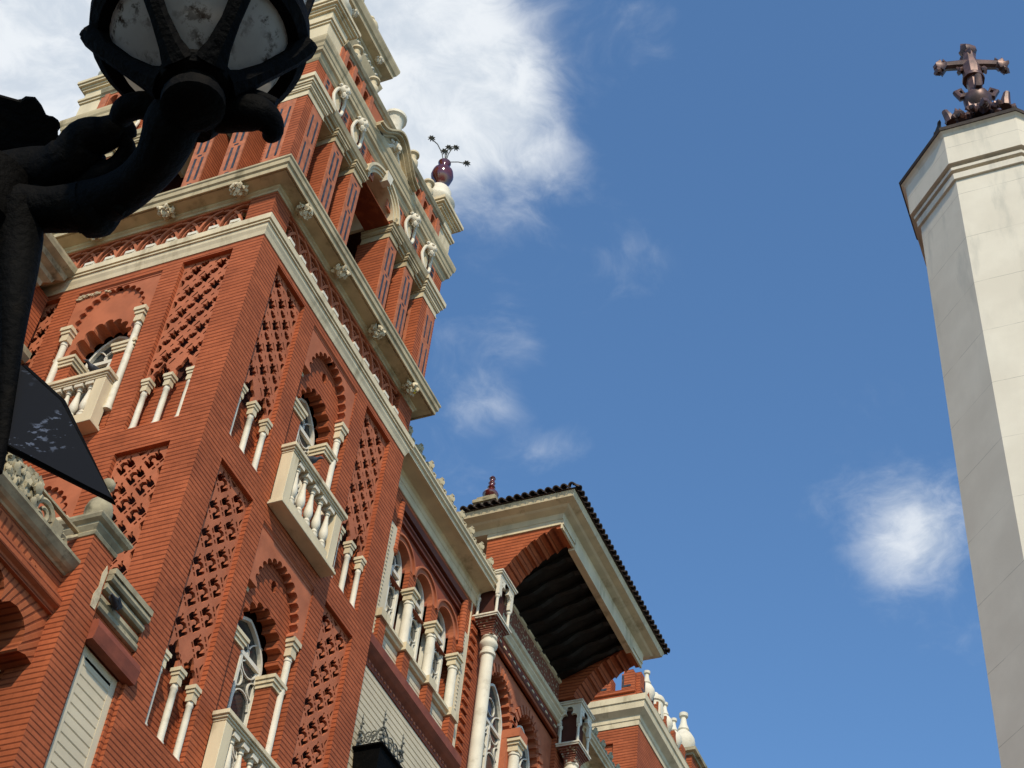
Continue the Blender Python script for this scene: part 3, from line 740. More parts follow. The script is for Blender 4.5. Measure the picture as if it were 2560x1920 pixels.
    # volute buttresses
for (cx, cy, dx, dy) in ((y1, y1, -.7, -.7), (T - y1, y1, .7, -.7), (y1, T - y1, -.7, .7)):
    v = MB(); P = [(cx + dx * (1 - t) ** 1.6, cy + dy * (1 - t) ** 1.6, 28.0 + 3.2 * t) for t in [k / 10 for k in range(11)]]
    v.tube(P, [.16, .17, .17, .16, .15, .14, .13, .12, .12, .11, .10], 10); v.build('volute_buttress', 'cream', tower, True)
for cx, cy in ((y1 + .12, y1 + .05), (T - y1 - .12, y1 + .05), (T - y1 - .7, y1 - .05), (y1 + .7, y1 - .05)):
    m = MB(); m.lathe([(.16, 32.62), (.16, 32.7), (.10, 32.74), (.17, 32.84), (.21, 32.98), (.19, 33.06), (.12, 33.1), (.07, 33.14), (.05, 33.22), (.09, 33.27), (.08, 33.32), (.01, 33.34)], (cx, cy, 0), 16)
    m.build('finial', 'cream', tower, True)

# ================================================================== wing with the tiled canopy
Y0 = .5
wing = thing('brick_house', 'red brick house beside the tower, with triple windows and a bracketed canopy', 'house', (11.6, 2.75, 0))
FW = lambda u, v, w_: (u, Y0 - w_, v); GW = zf(FW)
X0, X1 = T + .004, 18.1
# bay 1: triple window;  bay 2: loggia under the canopy;  bay 3 repeats bay 1
B2 = (10.1, 13.55)
MB(FW).plate([rect(X0, X1, 0, 21.80), rect(6.1, 8.95, 18.3, 21.66), rect(B2[0], B2[1], 17.0, 21.70), rect(14.35, 17.2, 18.3, 21.66)], -.35, 0).build('wall', 'brick', wing)
MB(FW).box(X0, 9.4, 21.6, 22.0, -4.4, -.36).build('roof_slab', 'terradark', wing)
rf = MB(); rf.box(X0, X1, Y0 + .36, 5, 21.5, 21.8); rf.build('roof_terrace', 'terradark', wing)
bx = MB(); bx.box(X0, X1, 4.7, 5, 0, 21.5); bx.build('wall', 'brick', wing)
def triple(dx):
    a, b = 6.1 + dx, 8.95 + dx
    cs = [6.47 + dx, 7.41 + dx, 8.35 + dx]
    MB(FW).plate([rect(a, b, 20.2, 21.62)] + [archpts(c, .345, 20.19, 20.6, 20.96, 16) for c in cs], -.34, -.13).build('spandrel', 'redpaint', wing)
    for c in cs:
        ar = MB(FW); mo = MB(FW)
        bandstrip(ar, c, 20.6, .345, .44, 0, pi, -.30, -.025, 20)
        bandstrip(mo, c, 20.6, .44, .475, 0, pi, -.14, .015, 20)
        ar.build('window_arch', 'terra', wing); mo.build('hood_mould', 'terra', wing, True)
    for c in [cs[0] - .47] + [(cs[i] + cs[i + 1]) / 2 for i in (0, 1)] + [cs[2] + .47]:
        MB(FW).box(c - .125, c + .125, 20.22, 20.62, -.30, -.025).build('arch_pier', 'brick', wing)
    MB(FW).run([(-.14, 21.56), (.0, 21.56), (.015, 21.60), (.02, 21.66), (-.14, 21.68)], a - .02, b + .02).build('label_mould', 'maroon', wing)
    MB(FW).run([(-.13, 21.38), (-.07, 21.38), (-.07, 21.44), (-.04, 21.46), (-.04, 21.50), (-.13, 21.50)], a, b).build('label_mould', 'maroon', wing)
    for u in (a + .02, b - .02):
        m = MB(GW); m.lathe([(.055, 20.42), (.085, 20.46), (.085, 20.54), (.07, 20.56), (.07, 21.6)], (u, -.01, 0), 12); m.build('roll_pendant', 'brick', wing, True)
    # sill, pedestals, boarded panels
    sl = MB(FW); sl.run([(-.3, 18.86), (.04, 18.86), (.055, 18.90), (.10, 18.92), (.10, 18.97), (-.3, 19.0)], a, b)
    for c in (cs[0] - .47, (cs[0] + cs[1]) / 2, (cs[1] + cs[2]) / 2, cs[2] + .47):
        sl.box(c - .15, c + .15, 18.855, 19.01, -.2, .15)
        pd = MB(FW).box(c - .11, c + .11, 18.3, 18.86, -.2, .11).build('pedestal', 'brick', wing)
        if c > cs[0]: colonnette(FW, c, -.02, 19.01, 20.22, .085, wing, .22, .135, 1.0, name='window_column')
    sl.build('sill', 'cream', wing)
    for i, c in enumerate(cs):
        window(FW, c, .35, 19.0, 20.45, 20.97, -.20, wing, 0.0)
        p = MB(FW); a_, b_ = c - .36, c + .36
        for k in range(5): p.run([(-.12, 18.30 + k * .112), (-.035, 18.30 + k * .112), (-.02, 18.315 + k * .112), (-.02, 18.40 + k * .112), (-.035, 18.412 + k * .112), (-.12, 18.412 + k * .112)], a_, b_)
        p.build('boarded_panel', 'siding', wing)
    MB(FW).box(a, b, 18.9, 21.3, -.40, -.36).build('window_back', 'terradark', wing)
    for u0, u1 in ((a - .26, a - .002), (b + .002, b + .20)):
        s = MB(FW).box(u0, u1, 18.3, 20.95, -.05, .03); k = 0
        for z in [18.36 + q * .085 for q in range(30)]: s.box(u0 + .03, u0 + .075, z, z + .045, .03, .042)
        s.build('notched_strip', 'siding', wing)
    MB(FW).box(b + .22, b + .25, 16.5, 21.78, -.02, .02).build('corner_bead', 'cream', wing)
    MB(FW).box(a - .28, a - .255, 20.96, 21.78, -.02, .02).build('corner_bead', 'cream', wing)
triple(0); triple(8.25)
# string course and boarding of the lower storey
def lower(a, b):
    MB(FW).run([(-.05, 17.86), (.05, 17.86), (.06, 17.90), (.06, 17.96), (.13, 18.02), (.20, 18.10), (.20, 18.27), (.16, 18.30), (-.05, 18.305)], a, b).build('string_course', 'redpaint', wing)
    d = MB(FW); u = a + .05
    while u < b - .05: d.box(u, u + .045, 17.905, 17.945, .06, .078); u += .115
    d.build('dentils', 'pinkframe', wing)
    p = MB(FW); z = 17.86; 
    while z > 13.0:
        p.run([(.002, z - .115), (.012, z - .115), (.03, z - .10), (.03, z - .012), (.012, z), (.002, z)], a, b); z -= .115
    p.build('boarding', 'siding', wing)
lower(X0, 9.18); lower(14.0, X1 - .05)
# cornice with frieze
CP = [(-.2, 21.78), (.02, 21.78), (.035, 21.80), (.035, 21.84), (.015, 21.86), (.03, 21.94), (.045, 21.95), (.045, 22.05), (.075, 22.08), (.085, 22.12), (.12, 22.13), (.33, 22.145), (.335, 22.12), (.37, 22.12), (.375, 22.18), (.415, 22.20), (.42, 22.25), (.45, 22.27), (.45, 22.31), (-.2, 22.36)]
for a, b in ((X0, 9.36), (14.0, X1)): MB(FW).run(CP, a, b).build('cornice', 'cream', wing)
cr = None
for x in [5.35 + .46 * k for k in range(9)] + [14.25 + .46 * k for k in range(8)]:
    if cr is None:
        m = MB(GW); m.blob((x, .36, 22.40), .10, 3, 10, 6, .3, (1.1, .5, 1)); m.blob((x, .37, 22.54), .085, 5, 9, 6, .35, (1, .5, 1.1))
        for sg in (-1, 1): m.tube([(x + sg * .05, .37, 22.34), (x + sg * .15, .38, 22.40), (x + sg * .17, .38, 22.47), (x + sg * .11, .38, 22.48)], [.04, .04, .03, .02], 7)
        m.blob((x, .375, 22.64), .035, 2, 7, 5)
        cr = m.build('cresting', 'creamold', wing, True); cx0 = x
    else: copyat(cr, (x - cx0, 0, 0))
# toothed brick pier beside the tall columns
for x in (9.2, 14.02):
    tb = MB(FW).box(x + .05, x + .26, 14.0, 21.4, -.02, .003); z = 14.0
    while z < 21.4: tb.box(x + .05, x + .26, z, z + .10, -.02, .05); z += .2
    tb.build('toothed_quoin', 'brick', wing)
# tall columns with tabernacle capitals
for cx in (9.60, 13.86):
    m = MB(GW); m.lathe([(.14, 14.0), (.125, 18.0), (.118, 20.75), (.15, 20.77), (.15, 20.83), (.122, 20.86), (.12, 20.92), (.165, 20.98), (.175, 21.03), (.16, 21.08), (.125, 21.10), (.125, 21.14), (.15, 21.16), (.15, 21.20)], (cx, .24, 0), 20)
    c = m.build('tall_column', 'white', wing, True)
    a0, a1, b0, b1 = cx - .32, cx + .32, .0, .50      # tabernacle plan (b = out from the wall)
    bell = MB(GW); n = 8
    for k in range(n):
        q = k / (n - 1); e = .15 + .16 * q ** 1.8; bell.box(cx - e, cx + e, .25 - e * .78, .25 + e * .78, 21.18 + .28 * q, 21.18 + .28 * (k + 1) / (n - 1) + .001)
    bell.build('carved_bell', 'carved', c)
    s = MB(GW); s.box(a0, a1, b0, b1, 21.47, 21.505); s.box(a0 - .02, a1 + .02, b0, b1 + .02, 21.505, 21.54)
    s.box(a0, a1, b0, b1, 22.40, 22.46); s.box(a0 - .03, a1 + .03, b0, b1 + .03, 22.46, 22.50); s.box(a0 - .05, a1 + .05, b0, b1 + .05, 22.50, 22.53)
    MB(GW).box(a0 + .13, a1 - .13, b0, b1 - .13, 21.54, 22.4).build('shade_core', 'terradark', c)  # dark block painted as the shade inside the open tabernacle
    ar = MB(FW); uc = cx
    def tref(c, h, z0):
        P = [(c + h, z0)]
        for ccx, ccz, r, s0, s1 in ((c + h * .55, z0 + .16, h * .5, -30, 120), (c, z0 + .34, h * .5, -20, 200), (c - h * .55, z0 + .16, h * .5, 60, 210)):
            for i in range(7):
                t = radians(s0 + (s1 - s0) * i / 6); P.append((ccx + r * cos(t), ccz + r * sin(t) * 1.15))
        P.append((c - h, z0)); return P
    hl = [[(uc + sx * .22 + .02 * cos(t * 1.05), 22.22 + dz + .02 * sin(t * 1.05)) for t in range(6)] for sx in (-1, 1) for dz in (0, .08)]
    ar.plate([[(a0 + .0, 22.4), (a0, 21.98), (a0 + .09, 21.98)] + tref(cx, .20, 21.98)[::-1] + [(a1 - .09, 21.98), (a1, 21.98), (a1, 22.4)]] + hl, b1 - .07, b1 - .005)
    FS = lambda u, v, w_: (w_, Y0 - u, v)
    for w0, w1 in ((a0 + .005, a0 + .06), (a1 - .06, a1 - .005)):
        ar2 = MB(FS).plate([[(0, 22.4), (0, 21.98), (.05, 21.98)] + tref(.25, .17, 21.98)[::-1] + [(.43, 21.98), (.43, 22.4)]], w0, w1)
        ar.v, ar.f = ar.v, ar.f; base = len(ar.v); ar.v += ar2.v; ar.f += [tuple(base + i for i in q) for q in ar2.f]
    tv = ar.build('tabernacle_tracery', 'white', c)
    for x in (a0 + .05, a1 - .05):
        for y in ((b1 - .05), (b0 + .06)):
            s.lathe([(.035, 21.54), (.03, 21.60), (.027, 21.9), (.045, 21.93), (.045, 21.985)], (x, y, 0), 10)
    s.lathe([(.033, 21.54), (.027, 21.9), (.045, 21.93), (.045, 21.985)], (a1 - .05, b1 - .05, 0), 10)
    s.build('tabernacle', 'white', c)
# loggia: carved band, mouldings, scalloped windows
MB(FW).box(B2[0], B2[1] - .04, 22.36, 22.96, -.3, .02).build('carved_band', 'carved', wing)
MB(FW).run([(-.3, 22.04), (.02, 22.04), (.05, 22.06), (.05, 22.12), (.03, 22.13), (.08, 22.20), (.08, 22.24), (.12, 22.27), (.13, 22.35), (-.3, 22.36)], 9.95, B2[1]).build('band_mould', 'cream', wing)
MB(FW).run([(-.3, 22.96), (.02, 22.96), (.06, 22.98), (.07, 23.03), (-.3, 23.04)], 9.95, B2[1]).build('band_mould', 'cream', wing)
MB(FW).box(9.95, 13.6, 21.803, 22.04, -.34, .0).build('brick_course', 'brick', wing)
MB(FW).run([(-.3, 21.70), (-.06, 21.70), (-.02, 21.76), (.02, 21.80), (.02, 21.95), (-.3, 21.96)], B2[0], B2[1]).build('label_mould', 'maroon', wing)
d = MB(FW); u = B2[0] + .1
while u < B2[1] - .1: d.box(u, u + .10, 21.84, 21.88, .02, .035); u += .24
d.build('dentils', 'cream', wing)
cs = (10.95, 12.36)
MB(FW).plate([rect(B2[0], B2[1], 17.0, 21.72)] + [scallop(c, 20.55, .56, 13, 17.01, .52, d0=-8, up=1.35) for c in cs], -.34, -.10).build('scalloped_arches', 'terra', wing)
vs = MB(FW)
for c in cs:
    for k in range(17):
        a = radians(-6 + 192 * k / 16); r0, r1 = .60, .80
        da = radians(3.6)
        vs.prism([(c + r0 * cos(a - da), 20.55 + r0 * 1.35 * sin(a - da)), (c + r1 * cos(a - da), 20.55 + r1 * 1.22 * sin(a - da)), (c + r1 * cos(a + da), 20.55 + r1 * 1.22 * sin(a + da)), (c + r0 * cos(a + da), 20.55 + r0 * 1.35 * sin(a + da))], -.12, -.06)
vs.build('voussoirs', 'pinkframe', wing)
for c in cs: window(FW, c, .55, 17.0, 20.3, 21.2, -.24, wing, .5)
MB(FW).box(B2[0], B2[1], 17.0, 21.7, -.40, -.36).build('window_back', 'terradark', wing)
cm = (cs[0] + cs[1]) / 2
colonnette(FW, cm, .0, 17.0, 20.3, .11, wing, .26, .17, 1.0, name='window_column')
MB(FW).box(cm - .19, cm + .19, 20.31, 20.50, -.2, .16).build('impost_block', 'terra', wing)
# canopy
can = MB()
def bracket(xa, xb):
    pts = [(.5, 22.55), (.13, 22.60)]
    ctr = [(.13, 22.66), (-.02, 22.86), (-.18, 23.04), (-.36, 23.20), (-.55, 23.33), (-.76, 23.44), (-.98, 23.52)]
    for (y, z), (y2, z2) in zip(ctr, ctr[1:]):
        pts += [(y, z), (y + (y2 - y) * .15 - .045, z + (z2 - z) * .15 + .09), (y + (y2 - y) * .6 - .06, z + (z2 - z) * .6 + .10), (y2 + .01, z2 - .0)]
    pts += [(-1.06, 23.52), (-1.06, 23.72), (.5, 23.72)]
    f = lambda u, v, w_: (w_, u, v)
    MB(f).plate([pts], xa, xb).build('bracket', 'brick', wing)
    fz = MB(); fz.box(xa - .02, xb + .02, -1.10, -1.06, 23.50, 23.73); fz.box(xa - .02, xb + .02, -1.12, -1.10, 23.60, 23.73)
    fz.box(xa - .03, xa - .002, -1.06, .5, 23.60, 23.73); fz.build('bracket_trim', 'cream', wing)
bracket(9.5, 10.1); bracket(13.45, 14.05)
MB().ring4([(-.25, 23.73), (.02, 23.73), (.03, 23.80), (.04, 23.85), (.16, 23.90), (.20, 23.93), (.34, 23.97), (.36, 24.03), (.38, 24.09), (-.25, 24.12)], 9.48, 14.07, -1.08, .9).build('eaves_cornice', 'cream', wing)
# beam at the front between the brackets
MB().box(10.1, 13.45, -1.12, -.98, 23.45, 23.729).build('front_beam', 'cream', wing)
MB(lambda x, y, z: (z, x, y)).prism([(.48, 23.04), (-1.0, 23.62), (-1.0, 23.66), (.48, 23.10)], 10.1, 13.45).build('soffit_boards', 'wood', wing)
for k in range(8):
    x = 10.33 + k * .415; m = MB()
    P = [(x, .5 - 1.46 * t, 22.98 + .58 * t + .035 * sin(t * 13 + .4)) for t in [i / 14 for i in range(15)]]
    rs = [[(p[0] - .05, p[1], p[2] + .1), (p[0] + .05, p[1], p[2] + .1), (p[0] + .05, p[1], p[2] - .04), (p[0] - .05, p[1], p[2] - .04)] for p in P]
    m.rings(rs); m.box(x - .07, x + .07, -.98, -.86, 23.44, 23.60)
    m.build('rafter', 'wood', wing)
# tiled hipped roof
apex = (11.77, .9)
rb = MB(); e = .42; xa, xb, ya, yb = 9.48 - e, 14.07 + e, -1.08 - e, .9
rb.add([(xa, ya, 24.10), (xb, ya, 24.10), (xb, yb, 24.10), (xa, yb, 24.10), (xa + 1.9, yb, 25.15), (xb - 1.9, yb, 25.15)], [(0, 1, 5, 4), (1, 2, 5), (3, 0, 4), (2, 3, 4, 5), (0, 3, 2, 1)])
rb.build('roof_deck', 'rooftile', wing, merge=False)
tl = None; tg = MB()
def tilerow(p, q):
    d = Vector(q) - Vector(p); L = d.length; d.normalize()
    return p, q
x = xa + .09
tubes = MB()
def halftile(mb, p, q, r):
    P, Q2 = Vector(p), Vector(q); d = (Q2 - P).normalized(); s = d.cross(Vector((0, 0, 1))).normalized(); u = s.cross(d).normalized()
    rs = []
    for c in (P, Q2):
        rs.append([tuple(c + s * (r * cos(t)) + u * (r * sin(t))) for t in [pi * k / 8 for k in range(9)]] + [tuple(c + s * (r * .72 * cos(t)) + u * (r * .72 * sin(t))) for t in [pi - pi * k / 8 for k in range(9)]])
    mb.rings(rs)
pr = None
fx = (xa + xb) / 2
k = 0
while x < xb - .05:
    m = MB(); top = 1.9 * (1 - 0) ; run_ = min(x - xa, xb - x, 1.9) / 1.9
    yt = ya - .05 + (yb - ya) * run_; zt = 24.12 + 1.05 * run_
    halftile(m, (x, ya - .05, 24.115), (x, yt + .02, zt + .03), .073)
    m.build('roof_tile_row', 'rooftile', wing, True); x += .165
y = ya + .07
while y < yb:
    for xe, sg in ((xa, 1), (xb, -1)):
        run_ = (y - ya) / (yb - ya)
        m = MB(); halftile(m, (xe - sg * .05, y, 24.115), (xe + sg * 1.9 * run_, y, 24.12 + 1.05 * run_ + .03), .073); m.build('roof_tile_row', 'rooftile', wing, True)
    y += .165
rp = MB(); rp.box(9.42, 9.86, .42, .86, 23.9, 24.62); rp.box(9.38, 9.90, .38, .90, 24.62, 24.70); rp.box(9.44, 9.84, .44, .84, 24.70, 24.80)
pd = rp.build('roof_pedestal', 'creamold', wing)
m = MB(); m.lathe([(.07, 24.80), (.06, 24.84), (.15, 24.93), (.17, 25.0), (.14, 25.06), (.08, 25.10), (.06, 25.16), (.085, 25.20), (.06, 25.23), (.055, 25.28), (.075, 25.32), (.05, 25.36), (.05, 25.42), (.07, 25.45), (.045, 25.50), (.02, 25.52)], (9.64, .64, 0), 16)
m.build('ceramic_finial', 'ceramic', pd, True)

# ================================================================== far tower at the right
far = thing('brick_turret', 'farther red brick turret low in the view, with white ball finials along its parapet', 'turret', (20.6, 3.0, 0), None)
XA, XB = 18.104, 23.0
tw = MB(); tw.box(XA, XB, Y0, 5, 0, 25.2); tw.build('wall', 'brick', far)
FT = lambda u, v, w_: (XA - w_, u, v)
p = MB(FT); 
for a, b, c, d in ((Y0 + .55, Y0 + 1.5, 23.7, 24.55),):
    p.plate([rect(Y0, 5, 21.0, 25.1), rect(a, b, 22.0, 24.7), rect(a + 1.6, b + 1.6, 22.0, 24.7)], .003, .06)
p.build('panelled_face', 'brick', far)
p = MB(lambda u, v, w_: (u, Y0 - w_, v)); p.plate([rect(XA - .06, XB, 21.0, 25.1), archpts(19.7, .45, 22.0, 23.9, 24.35), archpts(21.3, .45, 22.0, 23.9, 24.35)], .003, .06); p.build('panelled_face', 'brick', far)
MB().ring4([(-.2, 25.10), (.08, 25.10), (.09, 25.22), (.11, 25.24), (.12, 25.34), (.14, 25.36), (.26, 25.46), (.28, 25.62), (.31, 25.64), (.32, 25.80), (-.2, 25.9)], XA, XB, Y0, 5).build('cornice', 'cream', far)
cr2 = MB()
for fr, L0, L1 in ((FT, Y0 + .1, 5), (lambda u, v, w_: (u, Y0 - w_, v), XA + .1, XB)):
    q = MB(fr); u = L0 - .02
    q.box(L0 - .05, L1, 25.88, 26.12, -.35, .02); q.box(L0 - .05, L1, 26.12, 26.2, -.38, .07)
    while u < L1 - .3:
        q.box(u, u + .34, 26.2, 26.70, -.3, .02); q.box(u + .05, u + .29, 26.70, 26.80, -.3, .02); u += .62
    q.build('crenellated_parapet', 'brick', far)
    b_ = MB(fr); u = L0
    while u < L1 - .3:
        b_.box(u + .08, u + .26, 26.3, 26.36, .02, .03); b_.box(u + .26, u + .31, 26.3, 26.66, .02, .03); u += .62
    b_.build('tile_inlay', 'blue', far)
    fm = MB(fr); fm.run([(-.4, 26.22), (.02, 26.22), (.1, 26.26), (.1, 26.32), (-.4, 26.34)], L0 + (.9 if fr is not FT else 9), L1 + (0 if fr is not FT else 9)) if fr is not FT else None
    if fm.v: fm.build('parapet_coping', 'creamold', far)
BF = [(.10, 0), (.10, .05), (.06, .08), (.13, .17), (.165, .28), (.155, .36), (.11, .44), (.07, .48), (.085, .50), (.05, .60), (.035, .70), (.06, .72), (.065, .77), (.02, .80)]
for x in (18.95, 20.30, 21.0):
    m = MB(); m.box(x - .13, x + .13, Y0 - .02, Y0 + .24, 26.2, 26.3); m.lathe([(a_ * 1.3, z_ * 1.35) for a_, z_ in BF], (x, Y0 + .1, 26.3), 16); m.build('ball_finial', 'white', far, True)
m = MB(); m.lathe([(.12, 26.2), (.18, 26.3), (.2, 26.38), (.2, 26.86), (.235, 26.88), (.25, 26.96), (.22, 27.02), (.08, 27.06), (.09, 27.14), (.05, 27.2), (.01, 27.22)], (19.65, Y0 + .12, 0), 18)
for k in range(6): a = k * pi / 3; m.box(19.65 + .2 * cos(a) - .02, 19.65 + .2 * cos(a) + .02, Y0 + .12 + .2 * sin(a) - .02, Y0 + .12 + .2 * sin(a) + .02, 26.45, 26.75)
m.build('turret_finial', 'white', far, True)
m = MB(); m.box(21.85, 22.8, Y0 - .1, Y0 + .8, 25.9, 26.8); m.build('end_pier', 'brick', far)
MB().ring4([(-.1, 26.78), (.05, 26.78), (.06, 26.84), (.14, 26.86), (.15, 26.95), (-.1, 27.0)], 21.85, 22.8, Y0 - .1, Y0 + .8).build('pier_cap', 'creamold', far)
m = MB(); m.lathe([(a * 1.9, z * 1.95) for a, z in BF], (22.35, Y0 + .3, 26.98), 18); m.build('ball_finial', 'white', far, True)

# ================================================================== low building at the left
low = thing('low_brick_building', 'low brick building with scalloped arch, mossy scrollwork parapet and ball topped pier', 'building', (-2.0, .8, 0))
FB = lambda u, v, w_: (u, .25 - w_, v); GB = zf(FB)
sc = scallop(-2.6, 11.5, 1.46, 10, 8.0, 1.3, d0=-22, up=1.0)
MB(FB).plate([rect(-7, -1.27, 0, 13.85), sc], -.42, 0).build('wall', 'brick_radial', low)
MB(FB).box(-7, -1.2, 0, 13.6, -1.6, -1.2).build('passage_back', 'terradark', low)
MB().box(-7, -.01, .6, 1.6, 13.6, 13.84).build('roof_slab', 'terradark', low)
MB(FB).run([(-.02, 13.22), (.05, 13.22), (.06, 13.28), (.12, 13.31), (.12, 13.44), (.04, 13.50), (-.02, 13.50)], -7, -1.30).build('string_course', 'brick', low)
MB(FB).run([(-.3, 13.80), (.02, 13.80), (.04, 13.82), (.09, 13.84), (.13, 13.87), (.17, 13.92), (.19, 13.94), (.19, 13.98), (-.3, 14.0)], -7, -1.30).build('parapet_mould', 'creamold', low)
sw = MB(GB)
def scroll(cx, cz, r, sg):
    P = [(cx + sg * r * (1 - t * .75) * cos(t * 9), .0, cz + r * (1 - t * .75) * sin(t * 9)) for t in [i / 26 for i in range(27)]]
    sw.tube(P, [.045 - .02 * i / 26 for i in range(27)], 6)
scroll(-1.95, 14.22, .19, 1); scroll(-2.0, 14.1, .08, -1); scroll(-1.53, 14.12, .11, -1); scroll(-6.0, 14.2, .2, -1)
sw.box(-1.78, -1.60, -.05, .05, 13.98, 14.28); sw.box(-7, -1.3, -.03, .03, 14.44, 14.47); sw.tube([(-1.8, 0, 13.99), (-1.6, 0, 14.1), (-1.4, 0, 14.3), (-1.3, 0, 14.42)], .03, 6)
sw.build('scrollwork', 'creamold', low, True)
lf = MB(GB); rnd = random.Random(4)
for k in range(90): lf.blob((rnd.uniform(-2.95, -2.1), rnd.uniform(-.05, .06), rnd.uniform(13.98, 14.52)), rnd.uniform(.035, .075), k, 7, 5, .35, (1, .6, 1.2))
lf.box(-3.0, -2.1, -.07, -.03, 13.98, 14.46); lf.box(-2.99, -2.95, -.05, .06, 13.98, 14.5)
lf.build('carved_foliage', 'creamold', low, True)
# pier with ball
pi_ = MB().box(-1.30, -.87, 0, .60, 0, 14.40).build('pier', 'brick', low)
MB().ring4([(-.1, 14.38), (.015, 14.38), (.03, 14.42), (.02, 14.44), (.06, 14.50), (.06, 14.53), (.11, 14.56), (.13, 14.60), (.13, 14.63), (.10, 14.65), (-.1, 14.68)], -1.30, -.87, 0, .60).build('pier_cap', 'creamold', pi_)
m = MB(lambda x, y, z: (-1.05 + (x + 1.085) * .80, .3 + (y - .3) * .80, 14.62 + (z - 14.62) * .86)); m.lathe([(.15, 14.64), (.16, 14.72), (.14, 14.78), (.15, 14.82), (.175, 14.90), (.21, 15.0), (.22, 15.1), (.19, 15.22), (.13, 15.30), (.07, 15.33), (.075, 15.36), (.11, 15.40), (.085, 15.46), (.06, 15.52), (.085, 15.54), (.11, 15.58), (.11, 15.66), (.08, 15.70), (.01, 15.71)], (-1.085, .3, 0), 20)
m.build('ball_finial', 'creamold', pi_, True)
MB(lambda u, v, w_: (u, -w_, v)).prism([(-.99, 13.55), (-.90, 13.56), (-.885, 13.75), (-.90, 13.9), (-.89, 14.12), (-.93, 14.2), (-.97, 14.05), (-.955, 13.86), (-1.0, 13.72)], .001, .009).build('peeled_patch', 'plaster', pi_)
# link to the tower: louvred panel, lintel, cornice
FK = lambda u, v, w_: (u, .05 - w_, v); GK = zf(FK)
MB(FK).plate([rect(-.868, -.005, 0, 14.18), rect(-.80, -.06, 10.6, 13.16)], -.4, 0).build('wall', 'brick', low)
lv = MB(FK); lv.box(-.80, -.70, 10.6, 13.16, -.12, -.03); lv.box(-.16, -.06, 10.6, 13.16, -.12, -.03); lv.box(-.70, -.16, 13.02, 13.16, -.12, -.035)
z = 10.6
while z < 12.98: lv.run([(-.12, z), (-.045, z), (-.035, z + .012), (-.035, z + .118), (-.05, z + .128), (-.12, z + .128)], -.70, -.16); z += .13
lv.build('louvred_shutter', 'siding', low)
MB(FK).run([(-.02, 13.16), (.13, 13.16), (.14, 13.20), (.16, 13.34), (.13, 13.44), (-.02, 13.45)], -.864, .06).build('lintel', 'redpaint', low)
for z0, pp in ((13.62, .05), (13.74, .03), (13.90, .07), (14.02, .12)):
    MB(FK).run([(-.2, z0), (pp, z0), (pp + .02, z0 + .03), (pp + .01, z0 + .09), (-.2, z0 + (.115 if z0 < 13.7 else .1))], -.862, -.012).build('cornice_mould', 'creamold', low)
MB(FK).box(-.86, -.014, 14.12, 14.20, -.3, .15).build('cornice_cap', 'creamold', low)

# ================================================================== octagonal white pier with its cross
AZ0 = CAM.to_2d()
r_ = 14.0; Mv = CAM + Vector((cos(radians(4.5)), sin(radians(4.5)), 0)) * r_
s_ = .0614 * r_; Rc = s_ / (2 * sin(pi / 8))
# face with normal -X has its left edge at Mv and runs towards -Y
ctr = Vector((Mv.x + Rc * cos(pi / 8), Mv.y - s_ / 2, 0))
pil = thing('octagonal_pillar', 'tall white octagonal stucco pillar with a moulded cap and a rusty ornate cross on top', 'pillar', ctr)
def octring(mb, prof):
    rs = [[(ctr.x + (Rc + p) * cos(pi / 8 + k * pi / 4), ctr.y + (Rc + p) * sin(pi / 8 + k * pi / 4), z) for k in range(8)] for p, z in prof]
    mb.rings(rs)
ZT = CAM.z + 1.321 * r_
m = MB(); octring(m, [(.10, 0), (.10, .6), (0, .7), (0, ZT)]); m.build('shaft', 'stucco', pil)
m = MB(); octring(m, [(-.1, ZT - .04), (-.03, ZT - .04), (-.03, ZT), (.04, ZT), (.045, ZT + .11), (-.01, ZT + .11), (-.01, ZT + .16), (.07, ZT + .16), (.075, ZT + .21), (.03, ZT + .21), (.03, ZT + .255), (.12, ZT + .26), (.125, ZT + .86), (.15, ZT + .90), (.19, ZT + .93), (.19, ZT + .99), (-.1, ZT + 1.05)]); m.build('moulded_cap', 'stucco', pil)
m = MB(); octring(m, [(.13, ZT + .925), (.205, ZT + .93), (.215, ZT + .985), (.19, ZT + 1.0), (.12, ZT + 1.06), (-.2, ZT + 1.1)]); m.build('cap_slab', 'rooftile', pil)
m = MB(); octring(m, [(.02, ZT + 1.04), (-.3, ZT + 1.25), (-Rc * .72, ZT + 1.82), (-Rc * .9, ZT + 1.9)]); m.build('cap_roof', 'rooftile', pil)
zc = ZT + 1.72
tow = (CAM.to_2d() - ctr.to_2d()).normalized() * .38
cx, cy = ctr.x + tow.x, ctr.y + tow.y
CS = lambda x, y, z: (cx + (x - cx) * .86, cy + (y - cy) * .86, zc + (z - zc) * .86)
cr = MB(CS); n = 8
for k in range(n):
    a = k * 2 * pi / n + .2
    P = [(cx + q * cos(a), cy + q * sin(a), zc + h) for q, h in ((.62, 0.0), (.50, .06), (.38, .20), (.26, .42), (.14, .62), (.10, .74))]
    cr.tube(P, [.07, .075, .07, .06, .05, .045], 7)
    for q, h in ((.62, .04), (.52, .12)):
        cr.blob((cx + q * cos(a), cy + q * sin(a), zc + h), .085, k, 8, 6, .35)
    for j in range(4):
        q = .60 - .12 * j; a2 = a + .39; cr.blob((cx + q * cos(a2), cy + q * sin(a2), zc + .05 + .14 * j), .075, k + j, 8, 5, .4)
